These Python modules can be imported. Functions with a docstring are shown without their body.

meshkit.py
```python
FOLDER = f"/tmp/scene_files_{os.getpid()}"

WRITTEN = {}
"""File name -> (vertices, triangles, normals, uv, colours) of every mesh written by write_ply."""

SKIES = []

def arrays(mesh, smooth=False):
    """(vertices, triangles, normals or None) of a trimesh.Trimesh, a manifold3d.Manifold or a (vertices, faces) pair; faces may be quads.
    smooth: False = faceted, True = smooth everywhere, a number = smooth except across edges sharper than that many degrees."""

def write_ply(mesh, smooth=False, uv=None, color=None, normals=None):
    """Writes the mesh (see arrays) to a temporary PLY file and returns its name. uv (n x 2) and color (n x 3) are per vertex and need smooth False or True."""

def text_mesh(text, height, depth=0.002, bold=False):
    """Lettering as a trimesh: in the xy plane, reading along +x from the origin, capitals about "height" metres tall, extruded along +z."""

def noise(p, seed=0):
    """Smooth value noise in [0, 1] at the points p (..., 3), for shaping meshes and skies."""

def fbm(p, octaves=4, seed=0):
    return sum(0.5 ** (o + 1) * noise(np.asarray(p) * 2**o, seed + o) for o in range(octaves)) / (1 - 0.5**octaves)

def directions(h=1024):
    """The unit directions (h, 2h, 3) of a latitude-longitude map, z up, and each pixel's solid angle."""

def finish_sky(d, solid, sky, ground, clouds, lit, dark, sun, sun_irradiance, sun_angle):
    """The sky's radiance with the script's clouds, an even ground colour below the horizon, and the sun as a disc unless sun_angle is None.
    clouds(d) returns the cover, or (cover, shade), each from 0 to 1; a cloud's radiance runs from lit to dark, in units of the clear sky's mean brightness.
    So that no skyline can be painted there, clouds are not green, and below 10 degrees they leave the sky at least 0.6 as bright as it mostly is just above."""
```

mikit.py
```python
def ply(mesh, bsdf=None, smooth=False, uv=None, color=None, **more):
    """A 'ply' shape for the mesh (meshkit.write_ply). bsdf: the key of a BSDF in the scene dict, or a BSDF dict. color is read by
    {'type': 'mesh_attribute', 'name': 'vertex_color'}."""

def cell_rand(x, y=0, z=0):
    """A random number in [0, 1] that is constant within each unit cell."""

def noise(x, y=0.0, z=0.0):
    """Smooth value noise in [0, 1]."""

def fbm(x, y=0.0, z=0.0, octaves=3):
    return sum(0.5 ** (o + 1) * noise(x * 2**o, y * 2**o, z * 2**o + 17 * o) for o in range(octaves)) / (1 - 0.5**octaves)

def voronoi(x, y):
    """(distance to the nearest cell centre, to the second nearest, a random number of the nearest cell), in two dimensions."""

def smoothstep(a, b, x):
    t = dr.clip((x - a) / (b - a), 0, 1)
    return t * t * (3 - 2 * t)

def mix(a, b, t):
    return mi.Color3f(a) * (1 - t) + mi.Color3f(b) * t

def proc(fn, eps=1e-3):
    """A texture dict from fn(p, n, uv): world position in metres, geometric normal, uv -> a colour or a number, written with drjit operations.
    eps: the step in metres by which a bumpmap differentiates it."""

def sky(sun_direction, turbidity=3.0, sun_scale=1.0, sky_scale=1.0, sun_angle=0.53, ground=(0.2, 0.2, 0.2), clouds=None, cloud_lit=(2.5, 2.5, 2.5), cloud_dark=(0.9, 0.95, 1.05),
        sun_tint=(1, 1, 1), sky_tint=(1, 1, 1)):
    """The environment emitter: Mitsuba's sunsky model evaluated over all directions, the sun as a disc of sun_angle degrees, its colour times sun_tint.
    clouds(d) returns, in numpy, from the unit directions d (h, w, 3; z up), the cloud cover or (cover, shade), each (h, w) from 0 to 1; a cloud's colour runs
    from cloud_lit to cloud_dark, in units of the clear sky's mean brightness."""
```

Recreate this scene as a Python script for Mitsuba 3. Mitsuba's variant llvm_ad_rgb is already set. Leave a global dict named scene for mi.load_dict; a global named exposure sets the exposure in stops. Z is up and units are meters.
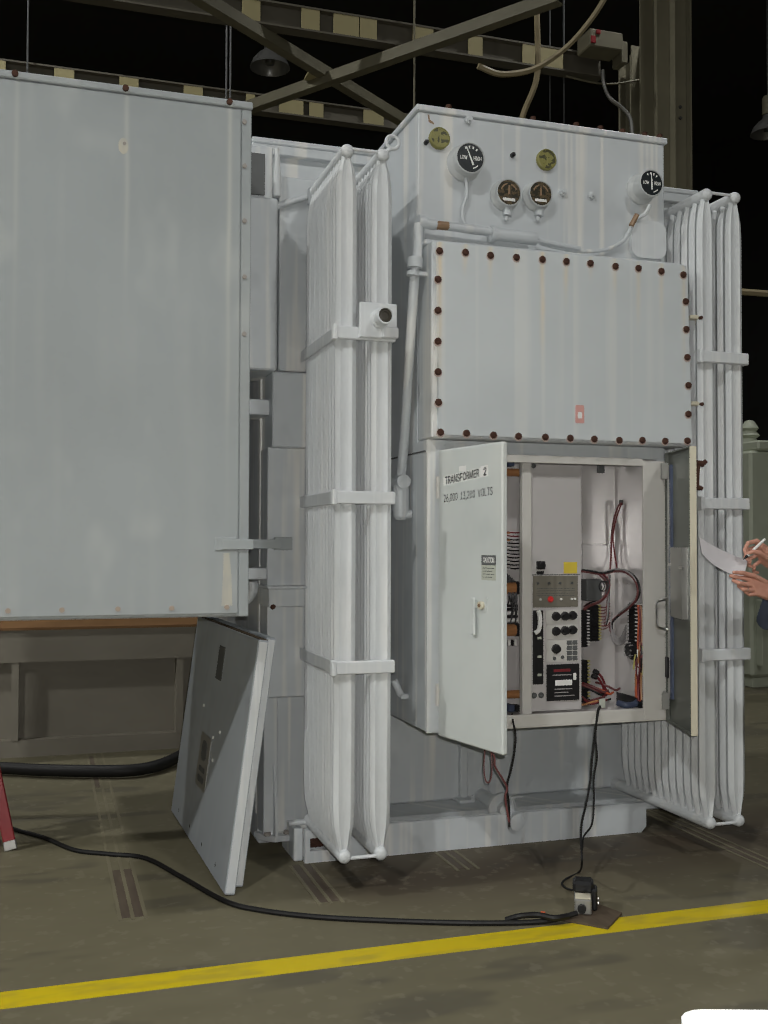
import math, random
import numpy as np, trimesh, manifold3d as m3d
import mitsuba as mi, drjit as dr
import mikit, meshkit
from shapely.geometry import Polygon, Point, box as sbox

T = mi.ScalarTransform4f
random.seed(7)
rng = np.random.default_rng(7)
scene, labels = {}, {}
PI = math.pi

# ------------------------------------------------------------------ camera, lamps, exposure
exposure = 0.75
EYE = np.array([0.0, 0.0, 1.55])
YAW, PITCH, ROLL = math.radians(17.89), math.radians(1.65), math.radians(0.174)
FWD = np.array([math.sin(YAW) * math.cos(PITCH), math.cos(YAW) * math.cos(PITCH), math.sin(PITCH)])
_r = np.array([math.cos(YAW), -math.sin(YAW), 0.0]); _u = np.cross(_r, FWD)
UP = -_r * math.sin(ROLL) + _u * math.cos(ROLL)
scene['camera'] = {'type': 'perspective', 'fov_axis': 'x', 'fov': math.degrees(2 * math.atan(384 / 1051.4)), 'near_clip': 0.05, 'far_clip': 200.0,
                   'to_world': T().look_at(origin=EYE.tolist(), target=(EYE + FWD).tolist(), up=UP.tolist())}
# hall lamps: (x, y, z, radiance); every one is a high bay lamp with a lit mouth that points down
LAMPS = [(-8.0, 3.9, 8.3, 640.0), (-4.5, -3.2, 9.2, 620.0), (4.2, -4.2, 9.2, 380.0), (-2.5, 9.6, 10.9, 300.0), (7.5, 9.0, 11.0, 170.0)]
# the camera's small flash, just above the lens
FLASH = dict(pos=(0.03, -0.02, 1.62), power=14.0)
scene['camera_flash'] = {'type': 'spot', 'to_world': T().look_at(origin=list(FLASH['pos']), target=(np.array(FLASH['pos']) + FWD * 5).tolist(), up=[0, 0, 1]),
                         'intensity': {'type': 'rgb', 'value': [FLASH['power'], FLASH['power'] * 0.97, FLASH['power'] * 0.93]}, 'cutoff_angle': 42.0, 'beam_width': 30.0}

# ------------------------------------------------------------------ helpers
def rgb255(r, g, b):
    f = lambda c: ((c / 255 + 0.055) / 1.055) ** 2.4 if c > 10 else c / 255 / 12.92
    return (f(r), f(g), f(b))

def col(c):
    return c if isinstance(c, dict) else {'type': 'rgb', 'value': list(c)}

def bsdf(name, c, rough=0.5, spec=0.4, metal=0.0, bump=None, bscale=0.002, **kw):
    b = {'type': 'principled', 'base_color': col(c), 'roughness': rough, 'specular': spec, **kw}
    if metal: b['metallic'] = metal
    if bump is not None:
        b = {'type': 'bumpmap', 'arbitrary': bump, 'scale': bscale, 'bsdf': b}
    scene[name] = {'type': 'twosided', 'bsdf': b}
    return name

def nm(key):
    if key not in scene and key not in used: used.add(key); return key
    i = 1
    while f'{key}_{i:03d}' in used: i += 1
    k = f'{key}_{i:03d}'; used.add(k); return k
used = set()
PLY = {}

def add(key, mesh, mat, smooth=35, label=None, cat=None, group=None, kind=None, flat=False, number=True, tw=None):
    k = nm(key) if number else key
    d = mesh if isinstance(mesh, dict) else mikit.ply(mesh, mat, smooth=False if flat else smooth)
    if tw is not None: d = {**d, 'to_world': tw}
    scene[k] = d
    tag(k, label, cat, group, kind)
    return k

def tag(k, label=None, cat=None, group=None, kind=None):
    e = {a: b for a, b in (('label', label), ('category', cat), ('group', group), ('kind', kind)) if b}
    if e: labels[k] = {**labels.get(k, {}), **e}

def struct(key, mesh, mat, label=None, **kw):
    return add(key, mesh, mat, kind='structure' if '__' not in key else None, label=label, **kw)

def cat_(*ms): return trimesh.util.concatenate([m for m in ms])

def box(x0, x1, y0, y1, z0, z1):
    b = trimesh.creation.box((abs(x1 - x0), abs(y1 - y0), abs(z1 - z0)))
    b.apply_translation(((x0 + x1) / 2, (y0 + y1) / 2, (z0 + z1) / 2)); return b

def cbox(x0, x1, y0, y1, z0, z1, c=0.006):
    x0, x1 = sorted((x0, x1)); y0, y1 = sorted((y0, y1)); z0, z1 = sorted((z0, z1))
    c = min(c, (x1 - x0) / 3, (y1 - y0) / 3, (z1 - z0) / 3)
    pts = []
    for sx, X in ((1, x0), (-1, x1)):
        for sy, Y in ((1, y0), (-1, y1)):
            for sz, Z in ((1, z0), (-1, z1)):
                pts += [(X, Y + sy * c, Z + sz * c), (X + sx * c, Y, Z + sz * c), (X + sx * c, Y + sy * c, Z)]
    return trimesh.convex.convex_hull(np.array(pts))

def M(ax, ay, az, o):
    m = np.eye(4); m[:3, 0], m[:3, 1], m[:3, 2], m[:3, 3] = ax, ay, az, o; return m

def cyl(p0, p1, r, n=20, r1=None):
    p0, p1 = np.array(p0, float), np.array(p1, float); d = p1 - p0; L = np.linalg.norm(d); d /= L
    a = np.cross(d, (0, 0, 1) if abs(d[2]) < 0.9 else (1, 0, 0)); a /= np.linalg.norm(a); b = np.cross(d, a)
    prof = np.array([(0, 0), (r, 0), (r if r1 is None else r1, L), (0, L)])
    m = trimesh.creation.revolve(prof, sections=n); m.apply_transform(M(a, b, d, p0)); return m

def lathe(prof, o, d=(0, 0, 1), n=32):
    d = np.array(d, float); d /= np.linalg.norm(d)
    a = np.cross(d, (0, 0, 1) if abs(d[2]) < 0.9 else (1, 0, 0)); a /= np.linalg.norm(a); b = np.cross(d, a)
    m = trimesh.creation.revolve(np.array(prof, float), sections=n); m.apply_transform(M(a, b, d, o)); return m

def spline(pts, n=10):
    p = np.array(pts, float)
    if len(p) < 3: return np.linspace(p[0], p[1], 3)
    q = np.vstack([2 * p[0] - p[1], p, 2 * p[-1] - p[-2]]); out = []
    for i in range(1, len(q) - 2):
        for t in np.arange(n) / n:
            a, b, c, d = q[i - 1:i + 3]
            out.append(0.5 * (2 * b + (c - a) * t + (2 * a - 5 * b + 4 * c - d) * t * t + (3 * b - a - 3 * c + d) * t ** 3))
    return np.vstack([out, p[-1]])

def tube(pts, r, n=8, sub=8, straight=False):
    p = np.array(pts, float) if straight else spline(pts, sub)
    t = np.gradient(p, axis=0); t /= np.linalg.norm(t, axis=1, keepdims=True) + 1e-12
    a = np.cross(t[0], (0, 0, 1) if abs(t[0][2]) < 0.9 else (1, 0, 0)); v, f = [], []
    ang = np.arange(n) / n * 2 * PI
    for i in range(len(p)):
        a = a - t[i] * (a @ t[i]); a /= np.linalg.norm(a); b = np.cross(t[i], a)
        rr = r[i] if hasattr(r, '__len__') else r
        v.append(p[i] + rr * (np.cos(ang)[:, None] * a + np.sin(ang)[:, None] * b))
    v = np.vstack(v)
    for i in range(len(p) - 1):
        for j in range(n):
            k = (j + 1) % n
            f += [(i * n + j, i * n + k, (i + 1) * n + k), (i * n + j, (i + 1) * n + k, (i + 1) * n + j)]
    s, e = len(v), len(v) + 1
    v = np.vstack([v, p[0], p[-1]]); L = (len(p) - 1) * n
    for j in range(n):
        k = (j + 1) % n; f += [(s, k, j), (e, L + j, L + k)]
    return trimesh.Trimesh(v, f, process=False)

def ext(poly, o, ax, ay, depth):
    """polygon in the plane o + u*ax + v*ay, thickened along ax x ay"""
    poly = Polygon(poly) if not hasattr(poly, 'exterior') else poly
    m = trimesh.creation.extrude_polygon(poly, depth, engine='earcut')
    ax, ay = np.array(ax, float), np.array(ay, float); m.apply_transform(M(ax, ay, np.cross(ax, ay), o)); return m

def text(s, h, o, ax, ay, depth=0.0012, bold=False, width=None):
    m = meshkit.text_mesh(s, h, depth, bold)
    w = m.bounds[1][0] - m.bounds[0][0]
    if width: m.apply_scale((width / w, 1, 1))
    ax, ay = np.array(ax, float), np.array(ay, float); m.apply_transform(M(ax, ay, np.cross(ax, ay), o)); return m

def rrect(w, h, r):
    return sbox(-w / 2 + r, -h / 2 + r, w / 2 - r, h / 2 - r).buffer(r, quad_segs=4)

EX, EZ = (1, 0, 0), (0, 0, 1)
NY = (0, -1, 0)

# ------------------------------------------------------------------ materials
N, FB, SS, MIX = mikit.noise, mikit.fbm, mikit.smoothstep, mikit.mix

def paint_fn(base, streak, dirt, amt=0.5, damt=0.25, f=26.0, raw=False):
    def fn(p, n, uv):
        h = p.x + 0.83 * p.y
        s = N(h * f, 3.1, p.z * 0.9) * 0.6 + N(h * f * 2.7, 9.2, p.z * 1.7) * 0.4
        big = FB(p.x * 1.9 + 5, p.y * 1.9, p.z * 1.9)
        d = FB(p.x * 9, p.y * 9 + 4, p.z * 5 + 2)
        c = MIX(base, streak, SS(0.5, 0.85, s) * amt)
        c = MIX(c, dirt, SS(0.55, 0.8, d) * damt)
        return c * (0.9 + 0.2 * big)
    return fn if raw else mikit.proc(fn)

PAINT = bsdf('grey_paint', paint_fn((0.46, 0.49, 0.505), (0.66, 0.645, 0.595), (0.35, 0.375, 0.39), 0.65, 0.3), 0.42, 0.45)
RADP = bsdf('radiator_paint', paint_fn((0.53, 0.555, 0.565), (0.66, 0.665, 0.645), (0.41, 0.425, 0.43), 0.45, 0.15, 40.0), 0.45, 0.4)
_bp = paint_fn((0.295, 0.322, 0.327), (0.37, 0.39, 0.38), (0.265, 0.29, 0.30), 0.35, 0.2, 9.0, raw=True)
def chamber_fn(p, n, uv):
    c = _bp(p, n, uv)
    for x, z0, z1, a in ((0.726, 1.3, 3.35, 0.55), (0.305, 2.3, 3.35, 0.4), (-0.126, 1.7, 3.2, 0.25)):
        w = dr.exp(-dr.square((p.x - x + 0.008 * (N(p.z * 3, x * 40) - 0.5)) / 0.010)) * SS(z0, z1, p.z) * (0.5 + 0.5 * N(p.z * 5, x * 9))
        c = MIX(c, (0.56, 0.56, 0.50), w * a)
    st = FB(p.x * 5 + 3, 2.0, p.z * 2.2)
    return MIX(c, (0.46, 0.48, 0.46), SS(0.6, 0.8, st) * 0.35)
BOXP = bsdf('chamber_paint', mikit.proc(chamber_fn), 0.6, 0.3)
DOORP = bsdf('door_paint', paint_fn((0.51, 0.54, 0.525), (0.58, 0.59, 0.55), (0.43, 0.47, 0.46), 0.35, 0.25, 12.0), 0.42, 0.45)
PANELP = bsdf('removed_panel_paint', paint_fn((0.36, 0.395, 0.425), (0.42, 0.44, 0.455), (0.30, 0.325, 0.345), 0.4, 0.35, 14.0), 0.5, 0.35)
CX = [1.684, 1.808, 1.932, 2.062, 2.195, 2.319, 2.446, 2.580, 2.705, 2.832, 2.958]
_len = [0.80, 0.16, 0.24, 0.10, 0.62, 0.30, 0.14, 0.20, 0.45, 0.36, 0.7]
_amt = [0.75, 0.40, 0.35, 0.25, 0.55, 0.40, 0.25, 0.30, 0.30, 0.35, 0.35]

def cover_fn(p, n, uv):
    s = N(p.x * 30, 2.0, p.z * 0.8)
    c = MIX((0.49, 0.525, 0.535), (0.585, 0.60, 0.585), SS(0.5, 0.9, s) * 0.5) * (0.92 + 0.16 * FB(p.x * 2, 1.0, p.z * 2))
    for x, l, a in zip(CX, _len, _amt):
        w = dr.exp(-dr.square((p.x - x + 0.006 * (N(p.z * 9, x * 40) - 0.5)) / 0.011))
        k = SS(2.90 - l, 2.86, p.z) * (0.5 + 0.5 * N(p.z * 14, x * 91))
        c = MIX(c, (0.66, 0.54, 0.36), dr.minimum(w * k * a * 1.35, 1.0))
    return c
COVERP = bsdf('cover_plate_paint', mikit.proc(cover_fn), 0.42, 0.45)
INNER = bsdf('cabinet_inside_paint', (0.48, 0.462, 0.455), 0.22, 1.0, metal=0.14)
BACKP = bsdf('backplate_paint', (0.48, 0.462, 0.455), 0.22, 1.0, metal=0.14)
FRAMEP = bsdf('cabinet_frame_paint', (0.50, 0.49, 0.46), 0.4, 0.45)
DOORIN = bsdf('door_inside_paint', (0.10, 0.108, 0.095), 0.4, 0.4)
CREAM = bsdf('cream_edge_paint', (0.52, 0.49, 0.38), 0.45, 0.4)
RUST = bsdf('rusty_bolt', mikit.proc(lambda p, n, uv: MIX((0.030, 0.016, 0.012), (0.085, 0.040, 0.026), FB(p.x * 90, p.y * 90, p.z * 90))), 0.8, 0.2)
PINKRUST = bsdf('rust_stain', (0.45, 0.36, 0.32), 0.7, 0.2)
BOLTP = bsdf('painted_bolt', (0.27, 0.25, 0.23), 0.6, 0.3)
BLACK = bsdf('black_plastic', (0.012, 0.012, 0.013), 0.4, 0.4)
RUBBER = bsdf('black_rubber', (0.010, 0.010, 0.010), 0.55, 0.3)
DIAL = bsdf('black_dial', (0.013, 0.017, 0.019), 0.35, 0.4)
BROWND = bsdf('brown_dial', mikit.proc(lambda p, n, uv: MIX((0.022, 0.019, 0.010), (0.085, 0.06, 0.028), SS(0.45, 0.6, FB(p.x * 75, p.y, p.z * 75)))), 0.35, 0.4)
OLIVED = bsdf('olive_dial', mikit.proc(lambda p, n, uv: MIX((0.19, 0.18, 0.05), (0.055, 0.055, 0.02), SS(0.5, 0.56, FB(p.x * 60, p.y, p.z * 60)))), 0.4, 0.4)
OLIVE = bsdf('olive_paint', (0.20, 0.19, 0.06), 0.45, 0.4)
WHITE = bsdf('white_print', (0.70, 0.70, 0.68), 0.6, 0.3)
BEZEL = bsdf('gauge_case', (0.42, 0.44, 0.44), 0.3, 0.5)
BRASS = bsdf('brass_fitting', (0.22, 0.14, 0.08), 0.45, 0.5)
COPPER = bsdf('orange_insulator', (0.34, 0.16, 0.065), 0.4, 0.5)
ORANGEW = bsdf('orange_wire', (0.50, 0.10, 0.04), 0.5, 0.4)
REDW = bsdf('red_wire', (0.14, 0.018, 0.022), 0.5, 0.4)
PINKW = bsdf('maroon_wire', (0.14, 0.045, 0.045), 0.5, 0.4)
GREYW = bsdf('grey_wire', (0.26, 0.25, 0.25), 0.5, 0.4)
BLUEW = bsdf('blue_lining', (0.05, 0.065, 0.11), 0.5, 0.4)
YELLOW = bsdf('yellow_tag', (0.58, 0.45, 0.06), 0.5, 0.3)
YDOT = bsdf('yellow_ferrule', (0.45, 0.42, 0.12), 0.5, 0.3)
REDL = bsdf('red_lens', (0.62, 0.04, 0.04), 0.2, 0.6)
PINKT = bsdf('faded_red_tag', (0.55, 0.30, 0.27), 0.5, 0.4)
BRUSHED = bsdf('brushed_plate', mikit.proc(lambda p, n, uv: MIX((0.17, 0.155, 0.125), (0.23, 0.215, 0.18), N(p.x * 60, p.y * 60, p.z * 6))), 0.35, 0.6, metal=0.3)
CHROME = bsdf('bright_metal', (0.62, 0.62, 0.60), 0.18, 0.5, metal=1.0)
GALV = bsdf('galvanised_metal', (0.36, 0.36, 0.34), 0.35, 0.5, metal=0.7)
DKGREY = bsdf('dark_grey_plastic', (0.09, 0.095, 0.095), 0.5, 0.4)
LABELG = bsdf('label_plate', (0.40, 0.42, 0.36), 0.5, 0.3)
STRIPE = bsdf('label_tape', (0.70, 0.71, 0.68), 0.55, 0.3)
PALESTAIN = bsdf('pale_stain', mikit.proc(lambda p, n, uv: MIX((0.34, 0.35, 0.33), (0.50, 0.47, 0.38), FB(p.x * 40, 1.0, p.z * 9))), 0.6, 0.3)
INK = bsdf('black_ink', (0.015, 0.015, 0.018), 0.6, 0.2)
RED = bsdf('red_fibreglass', (0.27, 0.016, 0.020), 0.4, 0.4)
SKIN = bsdf('skin', mikit.proc(lambda p, n, uv: MIX((0.56, 0.31, 0.23), (0.47, 0.21, 0.15), FB(p.x * 50, p.y * 50, p.z * 50))), 0.5, 0.35)
SHIRT = bsdf('shirt_cloth', (0.10, 0.12, 0.17), 0.9, 0.1)
TROUSER = bsdf('trouser_cloth', (0.035, 0.04, 0.055), 0.9, 0.1)
HAIR = bsdf('brown_hair', (0.035, 0.022, 0.014), 0.6, 0.3)
PAPER = bsdf('paper', (0.58, 0.56, 0.57), 0.8, 0.1)
WPLASTIC = bsdf('white_table_plastic', (0.80, 0.80, 0.80), 0.4, 0.4)
WOOD = bsdf('weathered_board', mikit.proc(lambda p, n, uv: MIX((0.060, 0.045, 0.032), (0.105, 0.08, 0.055), FB(p.x * 60, p.y * 12, 0.0))), 0.8, 0.2)
DARK = bsdf('dark_wall_sheet', (0.06, 0.06, 0.057), 0.9, 0.1)
CEIL = bsdf('dark_ceiling', (0.06, 0.06, 0.057), 0.9, 0.1)
OLDBOLT = bsdf('stained_bolt', (0.33, 0.27, 0.22), 0.6, 0.3)
DARKPLUG = bsdf('dark_plug', (0.045, 0.04, 0.03), 0.5, 0.4)
OLSTEEL = bsdf('olive_grey_steel', mikit.proc(lambda p, n, uv: MIX((0.14, 0.13, 0.09), (0.19, 0.176, 0.12), FB(p.x * 3, p.y * 3, p.z * 2))), 0.6, 0.3)
BEAMP = bsdf('grey_girder', (0.12, 0.11, 0.085), 0.6, 0.3)
CREAMB = bsdf('cream_plate', (0.34, 0.30, 0.16), 0.6, 0.3)
PLATF = bsdf('brown_grey_platform', mikit.proc(lambda p, n, uv: MIX((0.165, 0.152, 0.122), (0.215, 0.198, 0.160), FB(p.x * 2.5, p.y * 2.5, p.z * 4))), 0.6, 0.3)
PLATR = bsdf('rusty_rim', (0.16, 0.085, 0.035), 0.7, 0.3)
GREENG = bsdf('green_grey_paint', (0.40, 0.43, 0.34), 0.5, 0.4)
TANPIPE = bsdf('tan_pipe', (0.30, 0.25, 0.15), 0.5, 0.4)
RAILS = bsdf('rail_steel', mikit.proc(lambda p, n, uv: MIX((0.105, 0.085, 0.062), (0.06, 0.045, 0.035), FB(p.x * 30, p.y * 5, 0.0))), 0.55, 0.4)

def floor_fn(p, n, uv):
    a = FB(p.x * 0.9 + 3, p.y * 0.9, 0.0)
    b = FB(p.x * 5, p.y * 9, 1.0)
    c = MIX((0.104, 0.094, 0.058), (0.146, 0.132, 0.085), a * 0.6 + b * 0.4)
    # oily brown stains in front of the transformer, scuffs elsewhere
    st = FB(p.x * 1.6 + 7, p.y * 3.1, 4.0)
    near = dr.exp(-dr.square((p.y - 4.75) / 0.55)) * SS(0.9, 1.6, p.x)
    c = MIX(c, (0.062, 0.046, 0.034), dr.clip(near * (0.35 + 0.9 * st), 0, 0.85))
    c = MIX(c, (0.055, 0.05, 0.042), SS(0.58, 0.75, FB(p.x * 2.2, p.y * 6.0, 11.0)) * 0.45)
    c = MIX(c, (0.2, 0.18, 0.13), SS(0.62, 0.8, FB(p.x * 22, p.y * 22, 5.0)) * 0.25)
    return c
CONC = bsdf('stained_concrete', mikit.proc(floor_fn), 0.62, 0.35)
LINEY = bsdf('worn_yellow_paint', mikit.proc(lambda p, n, uv: MIX((0.50, 0.385, 0.008), (0.40, 0.31, 0.02), SS(0.45, 0.85, FB(p.x * 6, p.y * 20, 0.0)))), 0.55, 0.35)

# ------------------------------------------------------------------ the hall
HX0, HX1, HY0, HY1, HZ = -14.0, 17.0, -9.0, 24.0, 12.0
struct('floor', box(HX0, HX1, HY0, HY1, -0.2, 0.0), CONC, 'stained grey brown concrete floor of the hall')
struct('ceiling', box(HX0, HX1, HY0, HY1, HZ, HZ + 0.2), CEIL, 'dark roof deck of the hall')
struct('wall_back', box(HX0, HX1, HY1, HY1 + 0.2, 0, HZ), DARK, 'dark far wall of the hall')
struct('wall_front', box(HX0, HX1, HY0 - 0.2, HY0, 0, HZ), DARK)
struct('wall_left', box(HX0 - 0.2, HX0, HY0, HY1, 0, HZ), DARK)
struct('wall_right', box(HX1, HX1 + 0.2, HY0, HY1, 0, HZ), DARK)
add('floor__painted_line', box(-9.0, 12.0, 3.745, 3.885, -0.001, 0.0012), LINEY, flat=True, label='yellow line painted on the floor')

def floor_rail(x, y0, y1, yd):
    for q in (-0.052, 0.0, 0.052):
        add('floor__rail_strip', box(x + q - 0.008, x + q + 0.008, y0, y1, -0.004, 0.003), RAILL, flat=True, label='flush pale strip of the rail in the floor')
    for q in (-0.026, 0.026):
        add('floor__rail_slot', box(x + q - 0.018, x + q + 0.018, y0 + 0.03, yd, -0.004, 0.0012), RAILS, flat=True, label='dark slot of the rail in the floor')
RAILL = bsdf('rail_pale', mikit.proc(lambda p, n, uv: MIX((0.168, 0.152, 0.10), (0.115, 0.103, 0.068), FB(p.x * 30, p.y * 5, 0.0))), 0.6, 0.3)
floor_rail(0.365, 4.46, 8.0, 5.15)
add('floor__rail_slot', box(0.325, 0.352, 6.9, 7.9, -0.004, 0.0012), RAILS, flat=True)
floor_rail(1.19, 4.40, 4.97, 4.97)
floor_rail(1.93, 4.66, 4.97, 4.97)
floor_rail(3.35, 3.95, 6.5, 4.6)
# roof steel and lamps
def beam(name, x0, x1, y, z, label, h=0.25, plates=()):
    k = nm(name)
    d = 0.16
    prof = cat_(box(x0, x1, y - d / 2, y + d / 2, z - 0.02, z), box(x0, x1, y - d / 2, y + d / 2, z - h, z - h + 0.02), box(x0, x1, y - 0.008, y + 0.008, z - h + 0.02, z - 0.02))
    add(k + '__girder', prof, BEAMP, flat=True, number=False)
    for (a, b) in plates:
        add(k + '__plate', box(a, b, y - d / 2 + 0.005, y - d / 2 + 0.025, z - h + 0.021, z - 0.021), CREAMB, flat=True, label='cream plate between the flanges')
    tag(k, label, 'beam')
    return k
BY1, BY2, BZ = 12.9, 10.75, 7.0
beam('roof_girder', -9.0, 7.954, BY1, 7.145, 'far roof girder behind the left metal box, with cream plates', 0.22,
     [(-0.601, -0.491), (0.044, 0.271), (0.791, 1.015), (1.555, 1.787), (2.322, 2.435), (2.742, 3.052), (3.131, 3.314), (3.848, 4.120)])
beam('roof_girder', -9.0, 6.100, BY2, 7.206, 'nearer roof girder crossing the top of the picture, with cream plates', 0.26,
     [(1.886, 2.076), (2.516, 2.713), (2.867, 3.147), (3.158, 3.350), (3.765, 3.999), (4.416, 4.585), (5.077, 5.582)])

def brace(p, q, label):
    p, q = np.array(p), np.array(q); d = (q - p) / np.linalg.norm(q - p); L = np.linalg.norm(q - p)
    s = np.cross((0, 0, 1), d); s /= np.linalg.norm(s)
    ell = Polygon([(-0.06, -0.06), (0.06, -0.06), (0.06, -0.045), (-0.045, -0.045), (-0.045, 0.06), (-0.06, 0.06)])
    m = trimesh.creation.extrude_polygon(ell, L, engine='earcut'); m.apply_transform(M(s, np.cross(d, s), d, p))
    k = add('roof_brace', m, OLSTEEL, flat=True, label=label, cat='brace')
    return k
b1 = brace((0.870, 9.815, 6.880), (4.571, 12.689, 6.880), 'angle iron roof brace falling from upper left to lower right, behind the crossing one')
b2 = brace((2.167, 12.647, 6.800), (4.660, 8.973, 6.800), 'angle iron roof brace rising from the left metal box to upper right')
k = add('roof_brace__gusset', cbox(2.766 , 3.055, 11.396, 11.396 + 0.2, 6.83, 6.86, 0.004), CREAMB, label='cream gusset plate')

def highbay(x, y, z, label, lit=None, group=None):
    k = nm('high_bay_lamp')
    prof = [(0.0, 0.30), (0.075, 0.30), (0.09, 0.24), (0.16, 0.19), (0.235, 0.10), (0.265, 0.02), (0.275, 0.0), (0.268, 0.0), (0.255, 0.02), (0.225, 0.10), (0.15, 0.18), (0.0, 0.2)]
    add(k + '__reflector', lathe(prof, (x, y, z), n=40), GALV if lit else GLASSY, smooth=50, number=False)
    add(k + '__ballast', lathe([(0, 0), (0.085, 0), (0.09, 0.02), (0.09, 0.26), (0.07, 0.3), (0, 0.3)], (x, y, z + 0.31), n=20), OLSTEEL, number=False)
    add(k + '__hanger', cyl((x, y, z + 0.6), (x, y, HZ), 0.012, 8), DKGREY, number=False)
    if lit:
        scene[k + '__lit_mouth'] = {'type': 'disk', 'to_world': T().translate([x, y, z + 0.012]).rotate([1, 0, 0], 180).scale(0.25),
            'emitter': {'type': 'area', 'radiance': {'type': 'rgb', 'value': [lit * 1.0, lit * 1.0, lit * 0.97]}}, 'bsdf': {'type': 'ref', 'id': 'white_print'}}
    else:
        add(k + '__lamp_bulb', lathe([(0, 0), (0.06, 0.02), (0.075, 0.07), (0.05, 0.12), (0, 0.15)], (x, y, z + 0.03), n=16), CHROME, number=False)
    tag(k, label, 'lamp', group)
GLASSY = bsdf('bright_bell', (0.22, 0.22, 0.21), 0.3, 0.5, metal=0.5)
highbay(*(2.861, 14.000, 8.030), 'unlit high bay lamp bell seen behind the crossing roof braces')
highbay(*(10.977, 14.000, 8.120), 'unlit high bay lamp bell at the right edge of the picture')
for i, (x, y, z, L) in enumerate(LAMPS):
    highbay(x, y, z, ('lit high bay lamp far to the left of the transformer', 'lit high bay lamp behind the camera on the left', 'lit high bay lamp behind the camera on the right', 'lit high bay lamp behind the transformer on the left', 'lit high bay lamp behind the transformer on the right')[i], L, 'lit high bay lamps')

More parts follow.
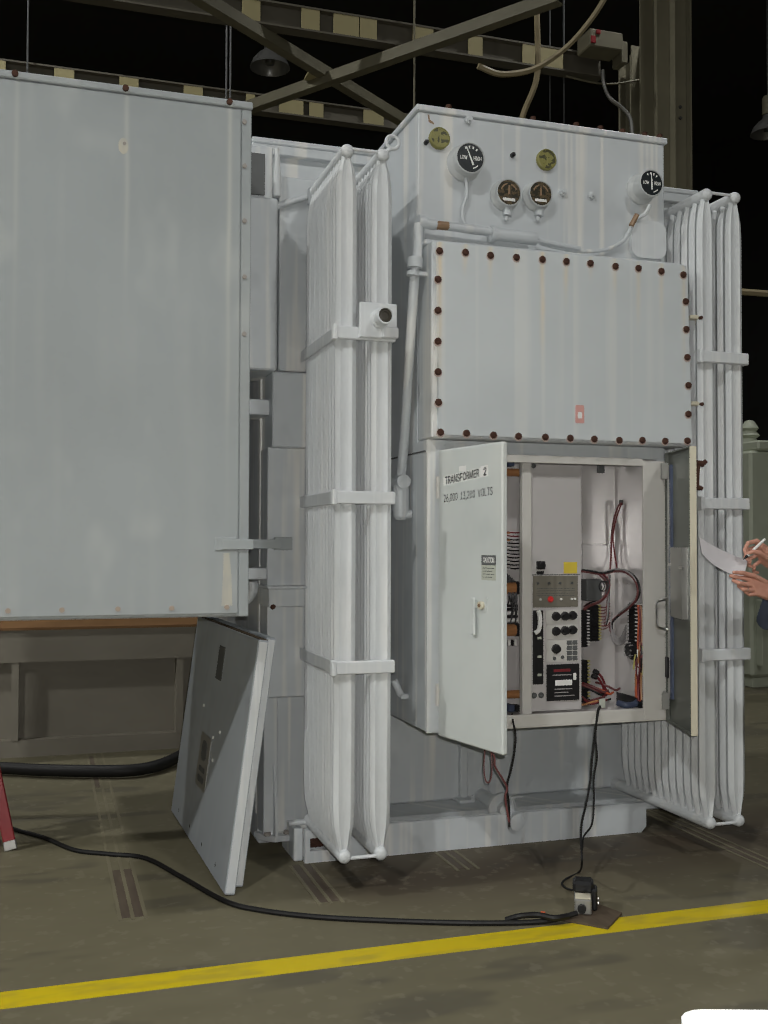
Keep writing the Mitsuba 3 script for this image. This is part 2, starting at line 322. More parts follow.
def rod(pts, r, mat, label, name='hanger_rod', cat='rod', group=None, straight=True):
    return add(name, tube(pts, r, 6, 8, straight), mat, label=label, cat=cat, group=group)
rod([(-0.252, 12.700, 6.705), (-0.252, 12.7, HZ)], 0.012, DKGREY, 'thin rod hanging above the far left of the metal box')
rod([(2.053, 12.700, 6.831), (2.053, 12.7, HZ)], 0.012, DKGREY, 'left one of two thin rods above the right corner of the metal box')
rod([(2.102, 12.700, 6.837), (2.102, 12.7, HZ)], 0.012, DKGREY, 'right one of two thin rods above the right corner of the metal box')
rod([(3.749, 10.600, 6.005), (3.749, 10.6, HZ)], 0.012, OLSTEEL, 'thin rod hanging just above the top left corner of the gauge panel')
rod([(5.529, 10.900, 6.222), (5.529, 10.9, HZ)], 0.010, DKGREY, 'left one of two thin rods hanging above the middle of the gauge panel')
rod([(5.710, 10.900, 6.244), (5.710, 10.9, HZ)], 0.012, DKGREY, 'right one of two thin rods hanging above the middle of the gauge panel')
# cables and the electrical box at the girder end
rod([(4.726, 9.6, HZ), (4.725, 9.600, 7.301), (4.725, 9.600, 6.886), (4.735, 9.600, 6.453), (4.701, 9.600, 6.211), (4.578, 9.600, 5.916), (4.511, 9.600, 5.672)], 0.030, TANPIPE, 'pale conduit cable dropping straight from the roof to the tank', 'hanging_cable', 'cable', straight=False)
rod([(5.628, 9.500, 7.508), (5.463, 9.500, 7.206), (5.300, 9.500, 6.949), (5.069, 9.500, 6.664), (4.820, 9.500, 6.442), (4.575, 9.500, 6.294), (4.268, 9.500, 6.220), (4.031, 9.500, 6.267)], 0.030, TANPIPE, 'pale conduit cable curving down from upper right to the girder', 'hanging_cable', 'cable', straight=False)
rod([(6.054, 10.600, 6.990), (6.066, 10.600, 6.829), (6.143, 10.600, 6.676), (6.300, 10.600, 6.580), (6.405, 10.600, 6.476), (6.430, 10.600, 6.292), (6.443, 10.600, 6.106)], 0.022, GALV, 'grey cable hanging from the electrical box to the tank top', 'hanging_cable', 'cable', straight=False)
rod([(5.643, 10.720, 6.913), (5.952, 10.720, 6.887), (6.257, 10.750, 6.918), (6.662, 10.800, 7.043)], 0.012, OLSTEEL, 'thin cable sagging below the electrical box towards the columns', 'hanging_cable', 'cable', straight=False)
k = nm('electrical_box')
a, b_ = (5.746, 10.600, 7.340), (6.171, 10.600, 7.100)
add(k + '__case', cbox(a[0], b_[0], 10.35, 10.65, b_[2] + 0.02, a[2] - 0.02, 0.012), OLSTEEL, number=False)
add(k + '__side_box', cbox(b_[0], b_[0] + 0.09, 10.4, 10.6, b_[2] - 0.09, b_[2] + 0.16, 0.01), OLSTEEL, number=False)
add(k + '__red_mark', cbox(a[0] + 0.01, a[0] + 0.07, 10.335, 10.352, b_[2] + 0.05, b_[2] + 0.13, 0.003), RED, number=False, label='red mark')
add(k + '__red_mark', cbox(a[0] + 0.08, a[0] + 0.13, 10.335, 10.352, a[2] - 0.08, a[2] - 0.03, 0.003), RED)
tag(k, 'small olive electrical box with red marks at the end of the nearer roof girder', 'electrical box')

def column(x0, x1, y, z1, label, holes=False):
    k = nm('steel_column')
    d = 0.32
    add(k + '__shaft', cat_(box(x0, x1, y - d / 2, y - d / 2 + 0.02, 0, z1), box(x0, x1, y + d / 2 - 0.02, y + d / 2, 0, z1), box((x0 + x1) / 2 - 0.01, (x0 + x1) / 2 + 0.01, y - d / 2 + 0.02, y + d / 2 - 0.02, 0, z1)), OLSTEEL, flat=True, number=False)
    if holes:
        w = x1 - x0
        add(k + '__channel', cat_(box(x0 + 0.42 * w, x0 + 0.46 * w, y - d / 2 - 0.10, y - d / 2, 0, z1), box(x1 - 0.02, x1, y - d / 2 - 0.10, y - d / 2, 0, z1), box(x0 + 0.46 * w, x1 - 0.02, y - d / 2 - 0.03, y - d / 2, 0, z1)), OLSTEEL, flat=True, number=False)
        for zz in (5.822, 5.713):
            add(k + '__bolt', cyl((x0 + 0.72 * w, y - d / 2 - 0.045, zz), (x0 + 0.72 * w, y - d / 2 - 0.03, zz), 0.016, 10), DARK)
    tag(k, label, 'column')
column(5.645, 5.970, 9.0, HZ, 'tall olive steel column rising behind the right end of the gauge panel', True)
column(6.754, 7.001, 11.0, 7.631, 'middle steel column in the row behind the gauge panel, partly hidden by the tallest one')
column(7.759, 8.000, 13.0, 8.415, 'farthest and shortest steel column in the row behind the gauge panel')
rod([(6.802, 9.300, 4.192), (7.686, 9.300, 4.205)], 0.035, TANPIPE, 'tan horizontal pipe in the dark at the right edge', 'wall_pipe', 'pipe')
# the neighbouring unit at the right edge
k = nm('green_grey_transformer')
x0 = 7.190
add(k + '__tank', cbox(x0, x0 + 2.2, 9.5, 11.2, 0.12, 2.55, 0.03), GREENG, number=False)
add(k + '__lid', cbox(x0 + 0.08, x0 + 2.25, 9.47, 11.25, 2.55, 2.66, 0.02), GREENG, number=False)
add(k + '__base', cbox(x0 + 0.05, x0 + 2.1, 9.55, 11.1, 0.0, 0.12, 0.01), GREENG, number=False)
for j in range(6):
    add(k + '__rib', cbox(x0 + 0.06 + j * 0.3, x0 + 0.10 + j * 0.3, 9.4, 9.5, 0.25, 0.95, 0.006), GREENG)
add(k + '__bushing', lathe([(0, 0), (0.10, 0), (0.07, 0.05), (0.11, 0.08), (0.07, 0.13), (0.10, 0.16), (0.05, 0.24), (0, 0.26)], (x0 + 0.22, 9.8, 2.66), n=20), GREENG, number=False)
tag(k, 'green grey transformer standing far back at the right edge', 'transformer')
# low steel platform in the background under the metal box
k = nm('steel_platform')
PY = 8.0
add(k + '__frame', cat_(box(-4.0, 1.6, PY, PY + 1.2, 0.68, 0.912), box(-4.0, 1.6, PY + 0.12, PY + 1.2, 0.0, 0.68), box(-4.0, 1.6, PY + 0.02, PY + 0.12, 0.0, 0.12)), PLATF, flat=True, number=False)
add(k + '__rim', box(-4.0, 1.6, PY - 0.03, PY + 1.2, 0.912, 0.93), PLATR, flat=True, number=False, label='rusty top rim')
for xx in (-0.188, 0.980, -1.65, -3.0):
    add(k + '__rib', box(xx - 0.025, xx + 0.025, PY + 0.01, PY + 0.12, 0.12, 0.68), PLATF, flat=True)
tag(k, 'long low brown grey steel platform in the background under the left metal box', 'platform')
add('black_hose', tube([(-1.6, 7.6, 0.05), (-0.6, 7.52, 0.05), (-0.262, 7.440, 0.050), (-0.010, 7.299, 0.050), (0.301, 7.172, 0.050), (0.584, 7.116, 0.050), (0.796, 7.280, 0.050), (1.009, 7.628, 0.060), (1.05, 7.8, 0.05)], 0.040, 12), RUBBER, label='thick black hose lying on the floor in front of the low platform', cat='hose')

# ------------------------------------------------------------------ the transformer
TR = 'power_transformer'
used.add(TR)
tag(TR, 'big grey power transformer with gauges, radiators and an open control cabinet', 'transformer')
def tr(part, mesh, mat=PAINT, **kw): return add(f'{TR}__{part}', mesh, mat, **kw)
YW, YG, YC, YF = 5.33, 4.62, 4.40, 4.49
XL, XR = 1.655, 2.99
TX0, TX1, TZ = 1.04, 3.60, 3.60
tr('tank', cbox(TX0, TX1, YW, 7.2, 0.16, TZ, 0.01))
tr('tank_flange', cbox(TX0 - 0.05, TX1 + 0.05, YW - 0.05, 7.25, TZ, TZ + 0.03, 0.005))
tr('tank_flange', cbox(TX0 - 0.05, TX1 + 0.05, YW - 0.045, YW, TZ - 0.05, TZ, 0.004))
tr('tank_skirt', cbox(TX0 + 0.02, TX1 - 0.02, YW + 0.05, 7.15, 0.0, 0.16, 0.01))
# base beam in front, with lifting pocket and chamfered right end
bz = 0.157
zp0, zp1 = 0.055, 0.118
bx0, bx1 = 1.215, 3.095
px0, px1 = 1.239, 1.324
bpts = [(bx0, 0), (bx1 - 0.03, 0), (bx1, 0.03), (bx1, bz - 0.01), (bx1 - 0.01, bz), (bx0, bz)]
face = Polygon(bpts).difference(sbox(px0, zp0, px1, zp1))
tr('base_beam', cat_(ext(face, (0, 5.02, 0), EX, EZ, 0.035), ext(Polygon(bpts), (0, 5.42, 0), EX, EZ, 0.32)))
tr('base_pocket', box(px0 + 0.002, px1 - 0.002, 5.05, 5.06, zp0, zp1), RUST, flat=True)
tr('base_beam_end_plate', cbox(bx0 - 0.045, bx0, 5.03, 5.30, 0.0, bz, 0.004))
# front compartment: upper gauge box
tr('gauge_compartment', cbox(XL, XR, YG, YW, 2.0, 3.585, 0.006))
tr('compartment_top_flange', cbox(XL - 0.012, XR + 0.012, YG - 0.014, YW, 3.585, 3.615, 0.004))
for x in (1.811, 2.255, 2.491, 2.626, 2.752, 2.879, 2.967):
    tr('top_bolt', cyl((x, YG + 0.006, 3.612), (x, YG + 0.006, 3.636), 0.014, 6), RUST)
# cover box below the gauges
CZ0, CZ1 = 2.035, 2.908
cx0, cx1 = 1.655, 3.0
tr('cover_frame', cbox(cx0, cx1 - 0.01, YC + 0.03, YG, CZ0 - 0.012, CZ1 + 0.012, 0.006))
pts = [(cx0 + 0.025, CZ0 + 0.03), (cx0 + 0.05, CZ0), (cx1 - 0.0, CZ0), (cx1 - 0.02, CZ1 - 0.02), (cx1 - 0.045, CZ1), (cx0 + 0.02, CZ1)]
tr('cover_plate', ext(pts, (0, YC + 0.03, 0), EX, EZ, 0.022), COVERP, flat=True, label='bolted cover plate with rusty bolts')
CB = [(1.808, 2.870), (1.932, 2.867), (2.062, 2.869), (2.195, 2.871), (2.319, 2.872), (2.446, 2.874), (2.580, 2.871), (2.705, 2.872), (2.832, 2.868), (2.955, 2.861),
      (1.688, 2.045), (1.814, 2.045), (1.947, 2.041), (2.072, 2.040), (2.209, 2.041), (2.338, 2.040), (2.464, 2.040), (2.598, 2.039), (2.723, 2.043), (2.849, 2.043), (2.973, 2.049),
      (1.682, 2.866), (1.675, 2.736), (1.675, 2.595), (1.675, 2.455), (1.676, 2.317), (1.678, 2.180), (2.968, 2.731), (2.970, 2.594), (2.975, 2.457), (2.980, 2.320), (2.979, 2.179)]
bp = mikit.ply(lathe([(0, 0), (0.0165, 0), (0.0165, 0.004), (0.0125, 0.006), (0.0125, 0.012), (0.009, 0.014), (0, 0.014)], (0, 0, 0), NY, 12), RUST, smooth=30)
sp = mikit.ply(lathe([(0, 0), (0.020, 0), (0.020, 0.0015), (0, 0.0015)], (0, 0, 0), NY, 14), PINKRUST, smooth=30)
for x, z in CB:
    k = f'{TR}__cover_plate'
    add(k + '__bolt', bp, None, tw=T().translate([x, YC + 0.007, z]))
    add(k + '__washer', sp, None, tw=T().translate([x, YC + 0.0085, z - 0.004]))
# faded red tag on the cover, lugs on its right edge
p = (2.388, 4.400, 2.155)
add(f'{TR}__cover_plate__tag', ext(rrect(0.045, 0.085, 0.006), (p[0], YC + 0.0085, p[2]), EX, EZ, 0.003), PINKT, label='faded red tag')
add(f'{TR}__cover_plate__tag_mark', ext(rrect(0.022, 0.03, 0.004), (p[0], YC + 0.0056, p[2] - 0.005), EX, EZ, 0.001), WHITE)
for p in ((3.063, 4.460, 2.667), (3.066, 4.460, 2.239)):
    tr('cover_lug', cat_(cbox(p[0] - 0.045, p[0] + 0.02, 4.44, 4.48, p[2] - 0.01, p[2] + 0.01, 0.004), cyl((p[0] + 0.008, 4.46, p[2] - 0.028), (p[0] + 0.008, 4.46, p[2] + 0.02), 0.01, 10)), CREAM)
    tr('cover_lug_pin', cyl((p[0] + 0.008, 4.425, p[2] - 0.004), (p[0] + 0.008, 4.447, p[2] - 0.004), 0.009, 8), RUST)

# gauges
def gauge(px, r, mat, depth, kind, az=None):
    x, y, z = px
    k = nm(f'{TR}__gauge')
    yf = YG - depth
    if depth > 0.03:
        add(k + '__housing', lathe([(0, 0), (r * 1.30, 0), (r * 1.30, 0.014), (r * 1.16, 0.022), (r * 1.02, 0.03), (r * 1.02, depth - 0.014), (r * 1.12, depth - 0.010), (r * 1.12, depth + 0.004), (r * 1.04, depth + 0.006), (r * 1.01, depth - 0.001), (0, depth - 0.001)], (x, YG, z), NY, 40), BEZEL, number=False)
    else:
        add(k + '__housing', lathe([(0, 0), (r * 1.08, 0), (r * 1.08, depth), (r * 0.98, depth + 0.004), (r * 0.95, depth), (0, depth)], (x, YG, z), NY, 36), OLIVE, number=False)
    add(k + '__dial', lathe([(0, 0), (r * 1.01, 0), (r * 1.01, 0.0015), (0, 0.0015)], (x, yf, z), NY, 36), mat, number=False)
    y0 = yf - 0.0016
    if kind == 'lowhigh':
        def t_(s, u, h, w):
            m = text(s, h, (x + u - w / 2, y0, z - h * 0.5), EX, EZ, 0.001, True, w); return m
        add(k + '__lettering', t_('LOW', -r * 0.53, r * 0.27, r * 0.56), WHITE, flat=True)
        add(k + '__lettering', t_('HIGH', r * 0.53, r * 0.27, r * 0.60), WHITE, flat=True)
        ticks = []
        for a in (118, 96, 74, 52):
            c, s = math.cos(math.radians(a)), math.sin(math.radians(a))
            ticks.append(ext([(r * 0.68 * c - 0.003 * s, r * 0.68 * s + 0.003 * c), (r * 0.68 * c + 0.003 * s, r * 0.68 * s - 0.003 * c), (r * 0.86 * c + 0.004 * s, r * 0.86 * s - 0.004 * c), (r * 0.86 * c - 0.004 * s, r * 0.86 * s + 0.004 * c)], (x, y0, z), EX, EZ, 0.001))
        arc = [(r * 0.80 * math.cos(math.radians(q)), r * 0.80 * math.sin(math.radians(q))) for q in range(-75, -39, 5)] + [(r * 0.72 * math.cos(math.radians(q)), r * 0.72 * math.sin(math.radians(q))) for q in range(-40, -76, -5)]
        ticks.append(ext(arc, (x, y0, z), EX, EZ, 0.001))
        add(k + '__scale_marks', cat_(*ticks), WHITE, flat=True, number=False)
        a = math.radians(az); c, s = math.cos(a), math.sin(a)
        add(k + '__needle', ext([(-0.55 * r * c - 0.0045 * s, -0.55 * r * s + 0.0045 * c), (-0.55 * r * c + 0.0045 * s, -0.55 * r * s - 0.0045 * c), (0.85 * r * c + 0.0015 * s, 0.85 * r * s - 0.0015 * c), (0.85 * r * c - 0.0015 * s, 0.85 * r * s + 0.0015 * c)], (x, y0 - 0.002, z), EX, EZ, 0.002), WHITE, number=False, label='white needle')
    elif kind == 'brown':
        m = []
        for a0, a1 in ((20, 75), (100, 165)):
            q = [(r * 0.78 * math.cos(math.radians(t)), r * 0.78 * math.sin(math.radians(t))) for t in range(a0, a1, 6)]
            q += [(r * 0.66 * math.cos(math.radians(t)), r * 0.66 * math.sin(math.radians(t))) for t in range(a1, a0 - 1, -6)]
            m.append(ext(q, (x, y0, z), EX, EZ, 0.001))
        add(k + '__scale_marks', cat_(*m), BRASS, flat=True, number=False)
        add(k + '__needle', ext([(-0.006, -0.01), (0.006, -0.01), (0.003, r * 0.6), (-0.003, r * 0.6)], (x, y0 - 0.001, z), EX, EZ, 0.002), BRASS, number=False)
        add(k + '__label_strip', ext(sbox(-r * 0.55, -r * 0.70, r * 0.55, -r * 0.47), (x, y0, z), EX, EZ, 0.001), WHITE, number=False, label='white label strip')
        add(k + '__stem', cat_(cyl((x + 0.012, YG - 0.02, z - r * 1.1), (x + 0.006, YG - 0.02, z - r * 1.75), 0.022, 12), cyl((x + 0.006, YG - 0.02, z - r * 1.75), (x + 0.004, YG - 0.012, z - r * 2.1), 0.012, 10)), PAINT, number=False)
    else:
        m = [ext(sbox(-0.004, -r * 0.7, 0.004, r * 0.7), (x, y0, z), EX, EZ, 0.001)]
        for s in (-1, 1):
            m.append(ext(Point(s * r * 0.45, 0.18 * s * r).buffer(r * 0.2).difference(Point(s * r * 0.45, 0.18 * s * r).buffer(r * 0.1)), (x, y0, z), EX, EZ, 0.001))
        add(k + '__raised_marks', cat_(*m), OLIVE, flat=True, number=False)
    return k
gauge((1.758, 4.600, 3.463), 0.047, OLIVED, 0.02, 'olive')
gauge((2.318, 4.600, 3.425), 0.047, OLIVED, 0.02, 'olive')
gauge((1.885, 4.540, 3.358), 0.066, DIAL, 0.085, 'lowhigh', 112)
gauge((2.847, 4.520, 3.337), 0.060, DIAL, 0.105, 'lowhigh', 92)
gauge((2.097, 4.560, 3.226), 0.058, BROWND, 0.055, 'brown')
gauge((2.265, 4.560, 3.238), 0.056, BROWND, 0.055, 'brown')
tag(f'{TR}__gauge', 'flat olive gauge at the top left corner'); tag(f'{TR}__gauge_001', 'flat olive gauge in the middle')
tag(f'{TR}__gauge_002', 'left black dial with LOW and HIGH'); tag(f'{TR}__gauge_003', 'right black dial with LOW and HIGH')
tag(f'{TR}__gauge_004', 'left brown dial of the close pair'); tag(f'{TR}__gauge_005', 'right brown dial of the close pair')
# plugs, small fittings on the gauge panel
for p, m in (((2.569, 4.620, 3.279), PAINT), ((2.407, 4.620, 3.277), PAINT), ((2.139, 4.620, 3.429), BLACK), ((1.693, 4.620, 3.437), BLACK), ((1.908, 4.620, 3.572), PAINT)):
    r = 0.008 if m is BLACK else 0.014
    tr('panel_plug', cat_(cyl((p[0], YG + 0.001, p[2]), (p[0], YG - 0.018, p[2]), r * 1.4, 12), cyl((p[0], YG - 0.018, p[2]), (p[0], YG - 0.03, p[2]), r * 0.8, 6)), m)
p = (1.714, 4.620, 3.554)
tr('rust_spot', ext(Polygon([(-0.012, 0.02), (-0.004, 0.022), (0.0, -0.004), (0.022, -0.016), (0.02, -0.024), (-0.006, -0.016)]), (p[0], YG + 0.0005, p[2]), EX, EZ, 0.0015), BRASS, flat=True)
# capillary tube, junction plate and fitting under the right gauge
tr('junction_plate', ext(rrect(0.20, 0.19, 0.05), (2.880, YG, 3.078), EX, EZ, 0.03), RADP)
tr('capillary', tube([(2.861, 4.550, 3.239), (2.838, 4.560, 3.195), (2.790, 4.575, 3.164), (2.759, 4.580, 3.102), (2.722, 4.585, 3.050), (2.624, 4.590, 3.002), (2.491, 4.590, 2.985), (2.360, 4.590, 2.993), (2.269, 4.580, 3.002)], 0.010, 8), PAINT)
tr('capillary_fitting', cyl((2.799, 4.570, 3.189), (2.765, 4.570, 3.130), 0.013, 10), BRASS)
# small tube from the left black gauge
tr('capillary', tube([(1.882, 4.580, 3.277), (1.891, 4.590, 3.200), (1.875, 4.600, 3.139), (1.880, 4.600, 3.073), (1.931, 4.600, 3.039)], 0.008, 8), PAINT)
# horizontal pipe along the ledge
yp = 4.55
tr('ledge_pipe', cat_(cyl((1.779, 4.550, 3.029), (1.997, 4.550, 3.022), 0.021, 16), cyl((1.987, 4.550, 3.040), (2.000, 4.550, 2.986), 0.012, 8), cyl((1.992, 4.550, 3.012), (2.013, 4.550, 3.011), 0.040, 18), cyl((2.013, 4.550, 3.014), (2.233, 4.550, 3.010), 0.031, 18), cyl((2.233, 4.550, 3.005), (2.475, 4.560, 2.986), 0.012, 10)))
tr('ledge_pipe_fitting', cyl((1.719, 4.550, 3.028), (1.779, 4.550, 3.029), 0.020, 16), BRASS, label='brass fitting')
tr('ledge_pipe_elbow', cat_(cyl((1.660, 4.550, 3.032), (1.719, 4.550, 3.028), 0.024, 14), cyl((1.630, 4.550, 3.034), (1.664, 4.550, 3.032), 0.034, 14), cyl((1.635, 4.550, 3.025), (1.622, 4.540, 2.862), 0.024, 14)))
tr('ledge', cbox(cx0 - 0.01, cx1 - 0.02, YC + 0.10, YG, CZ1 + 0.012, CZ1 + 0.036, 0.006))
# slanting pipe on the left side of the compartment
tr('side_pipe', cat_(cyl((1.600, 4.500, 2.850), (1.615, 4.698, 2.034), 0.023, 16), cyl((1.615, 4.698, 2.034), (1.610, 4.733, 1.837), 0.024, 16)), PAINT)
tr('side_pipe_union', cat_(cyl((1.599, 4.500, 2.850), (1.596, 4.500, 2.804), 0.036, 16), cyl((1.588, 4.500, 2.785), (1.586, 4.500, 2.766), 0.030, 14), cbox(1.579, XL + 0.06, 4.49, 4.51, 2.770, 2.789, 0.003)))
tr('side_valve', cat_(lathe([(0, 0), (0.022, 0.0), (0.036, 0.015), (0.040, 0.05), (0.040, 0.15), (0.030, 0.17), (0.030, 0.185), (0.0, 0.19)], (1.605, 4.717, 1.656), (0, 0, 1), 20), cyl((1.605, 4.717, 1.684), (XL + 0.002, 4.717 - 0.02, 1.684), 0.022, 12), cyl((1.605, 4.718 - 0.05, 1.836), (1.605, 4.718 + 0.05, 1.836), 0.034, 14)))
p = (1.620, 4.762, 0.856)
tr('drain_lever', cat_(cyl((p[0] - 0.03, p[1], p[2] + 0.04), (p[0] + 0.0, p[1] - 0.01, p[2] - 0.035), 0.018, 12), cyl((p[0] + 0.0, p[1] - 0.01, p[2] - 0.035), (XL + 0.01, p[1] - 0.01, p[2] - 0.04), 0.014, 10), cbox(p[0] - 0.005, p[0] + 0.03, p[1] - 0.03, p[1], p[2] - 0.05, p[2] - 0.025, 0.004)))
tr('compartment_seam', box(XL - 0.004, XL + 0.002, YF + 0.02, YW, 1.965, 1.972), DKGREY, flat=True)

# ------------------------------------------------------------------ control cabinet: shell
KZ0, KZ1 = 0.690, 2.02
IX0, IX1, IYB = 1.72, 2.86, 4.90
FX0, FX1 = 1.74, 2.777     # frame opening
tr('cabinet_shell', cat_(cbox(XL, IX0, YF + 0.012, YW, KZ0, KZ1, 0.004), cbox(IX1, 2.905, YF + 0.012, YW, KZ0, KZ1, 0.004), cbox(IX0, IX1, IYB, YW, KZ0, KZ1, 0.004), cbox(IX0, IX1, YF + 0.012, IYB, KZ0, KZ0 + 0.03, 0.004)), PAINT)
tr('cabinet_lining', cat_(box(IX0, IX0 + 0.004, YF + 0.03, IYB, KZ0 + 0.03, KZ1 - 0.02), box(IX1 - 0.004, IX1, YF + 0.03, IYB, KZ0 + 0.03, KZ1 - 0.02), box(IX0 + 0.004, IX1 - 0.004, IYB - 0.004, IYB, KZ0 + 0.03, KZ1 - 0.02), box(IX0 + 0.004, IX1 - 0.004, YF + 0.03, IYB, KZ0 + 0.03, KZ0 + 0.034)), INNER, flat=True)
frz0, frz1 = 0.748, 1.926
tr('cabinet_frame', cbox(XL, FX0, YF - 0.002, YF + 0.012, KZ0 - 0.004, KZ1, 0.002), PAINT)
tr('cabinet_frame', cat_(cbox(FX1, 2.905, YF - 0.002, YF + 0.012, KZ0 - 0.004, 1.952, 0.002), cbox(FX0, FX1, YF - 0.002, YF + 0.012, KZ0 - 0.004, frz0, 0.002), cbox(FX0, FX1, YF - 0.002, YF + 0.012, frz1, 1.962, 0.002)), FRAMEP)
tr('cabinet_header', cbox(FX0 - 0.004, FX1 + 0.10, YF + 0.010, YF + 0.03, 1.960, KZ1, 0.002), PAINT)
# doors
def door_frame(h, f):
    h, f = np.array(h), np.array(f); u = (f - h) / np.linalg.norm(f - h)
    return np.array([u[0], u[1], 0.0]), np.linalg.norm(f - h)
# left door
DZ0, DZ1 = 0.675, 1.970
H1, F1 = np.array((1.705, 4.478)), np.array((1.800, 3.985))
u1, W1 = door_frame(H1, F1)
n1 = np.cross((0, 0, 1), u1); n1 = n1 if n1[0] < 0 else -n1        # outer face normal (towards the left)
LD = f'{TR}__cabinet_door'; used.add(LD)
def ldoor(u, z, off): return np.array([H1[0], H1[1], 0]) + u1 * u + np.array([0, 0, z]) + n1 * off
th = 0.028
lm = cbox(0, W1, 0, th, DZ0, DZ1, 0.006); lm.apply_transform(M(u1, -n1, EZ, (H1[0], H1[1], 0))); lm.fix_normals()
add(LD + '__door_panel', lm, DOORP, number=False)
ax1 = u1                                   # reading direction on the outer face: hinge to free edge
def on_door(c, o=0.0005):                  # c: a point (x, y, z) on the outer face -> the same point pushed out by o
    return np.array(c) + n1 * o
def dtext(s, h, u0, z0, width, bold=False): return text(s, h, ldoor(u0, z0, 0.0), ax1, EZ, 0.0012, bold, width)
sl = np.array(u1) * 0.997 + np.array((0, 0, 0.075))
sl /= np.linalg.norm(sl)
def plate(u0, z0, u, v, off, th_, mat, part, ax=None, **kw):
    add(f'{LD}__{part}', ext(sbox(0, 0, u, v), ldoor(u0, z0, off), ax1 if ax is None else ax, EZ, th_), mat, flat=True, **kw)
plate(0.045, 1.805, 0.300, 0.042, 0.0, 0.0008, STRIPE, 'name_strip', ax=sl, label='white label strip')
plate(0.345, 1.828, 0.055, 0.047, 0.0, 0.0008, WHITE, 'number_strip', ax=sl, label='white label strip')
plate(0.175, 1.862, 0.055, 0.024, 0.0, 0.0008, WHITE, 'small_tag', label='small white tag')
add(LD + '__lettering', text('TRANSFORMER', 0.034, ldoor(0.058, 1.811, 0.0007), sl, EZ, 0.0008, True, 0.275), INK, flat=True, label='black lettering TRANSFORMER 2')
add(LD + '__lettering', text('2', 0.034, ldoor(0.362, 1.834, 0.0007), sl, EZ, 0.0008, True, 0.022), INK, flat=True, label='black figure 2')
sl2 = np.array(u1) * 0.998 + np.array((0, 0, 0.05)); sl2 /= np.linalg.norm(sl2)
add(LD + '__lettering', text('26,000  13,200  VOLTS', 0.034, ldoor(0.045, 1.731, 0.0), sl2, EZ, 0.0008, False, 0.385), INK, flat=True, label='black lettering 26,000 13,200 VOLTS')
plate(0.352, 1.455, 0.105, 0.042, 0.0, 0.002, DKGREY, 'caution_header', label='dark caution header')
plate(0.352, 1.392, 0.105, 0.063, 0.0, 0.002, LABELG, 'caution_plate', label='pale caution plate')
add(LD + '__caution_lettering', text('CAUTION', 0.021, ldoor(0.363, 1.466, 0.0018), ax1, EZ, 0.0006, True, 0.083), WHITE, flat=True)
for q in range(4):
    plate(0.362, 1.403 + q * 0.0125, 0.085 if q % 2 else 0.07, 0.003, 0.0019, 0.0005, DKGREY, 'caution_line')
# handle
hm = ext(rrect(0.034, 0.15, 0.015), (0, 0, 0), EX, EZ, 0.014)
def place_on_door(m, u, z, off):
    m = m.copy(); m.apply_transform(M(u1, -n1, EZ, ldoor(u, z, off))); return m
plate(0.330, 1.255, 0.062, 0.062, 0.0, 0.003, DOORP, 'handle_plate')
add(LD + '__handle', place_on_door(cat_(cbox(-0.016, 0.016, -0.022, -0.012, -0.085, 0.075, 0.005), cbox(-0.012, 0.012, -0.013, 0.0, 0.03, 0.06, 0.003)), 0.309, 1.24, 0.0), DOORP)
add(LD + '__lock', place_on_door(cyl((0, 0, 0), (0, -0.016, 0), 0.017, 16), 0.361, 1.284, 0.003), CREAM, label='pale lock')
add(LD + '__keyhole', place_on_door(cyl((0, -0.016, 0), (0, -0.019, 0), 0.008, 12), 0.361, 1.284, 0.003), BRASS)
for z in (0.86, 1.80):
    add(LD + '__hinge', cyl((H1[0] - 0.004, H1[1] - 0.004, z - 0.05), (H1[0] - 0.004, H1[1] - 0.004, z + 0.05), 0.009, 10), FRAMEP)
# right door
H2, F2 = np.array((2.890, 4.474)), np.array((2.775, 4.095))
u2, W2 = door_frame(H2, F2)
n2 = np.cross((0, 0, 1), u2); n2 = n2 if n2[0] > 0 else -n2           # outer face normal (towards the right)
RD = f'{TR}__cabinet_door_001'; used.add(RD)
tag(LD, 'left cabinet door with the lettering'); tag(RD, 'right cabinet door seen from its inside')
def rloc(m, u, z, off=0.0):
    m = m.copy(); m.apply_transform(M(u2, n2, EZ, (H2[0] + u2[0] * u + n2[0] * off, H2[1] + u2[1] * u + n2[1] * off, z))); m.fix_normals(); return m
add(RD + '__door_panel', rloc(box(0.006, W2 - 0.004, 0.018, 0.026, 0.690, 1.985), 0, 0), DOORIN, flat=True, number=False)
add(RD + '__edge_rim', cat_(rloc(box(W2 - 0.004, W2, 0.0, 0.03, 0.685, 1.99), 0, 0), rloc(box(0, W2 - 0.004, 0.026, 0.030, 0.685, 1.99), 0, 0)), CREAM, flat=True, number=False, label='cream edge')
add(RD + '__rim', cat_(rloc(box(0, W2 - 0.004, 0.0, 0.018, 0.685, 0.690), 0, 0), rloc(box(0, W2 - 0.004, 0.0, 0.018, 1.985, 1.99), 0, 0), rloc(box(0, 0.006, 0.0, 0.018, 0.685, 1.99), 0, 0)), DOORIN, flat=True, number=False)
add(RD + '__document_pocket', rloc(cat_(cbox(0.12, 0.30, -0.012, -0.004, 1.20, 1.53, 0.003), box(0.12, 0.124, -0.008, 0.018, 1.20, 1.53), box(0.296, 0.30, -0.008, 0.018, 1.20, 1.53), box(0.12, 0.30, -0.008, 0.018, 1.20, 1.206)), 0, 0), GALV, number=False, label='sheet metal document pocket')
add(RD + '__catch', rloc(cat_(cbox(0.28, 0.34, -0.02, -0.012, 1.43, 1.445, 0.003), cbox(0.09, 0.13, -0.016, -0.010, 1.44, 1.455, 0.003)), 0, 0), CHROME)
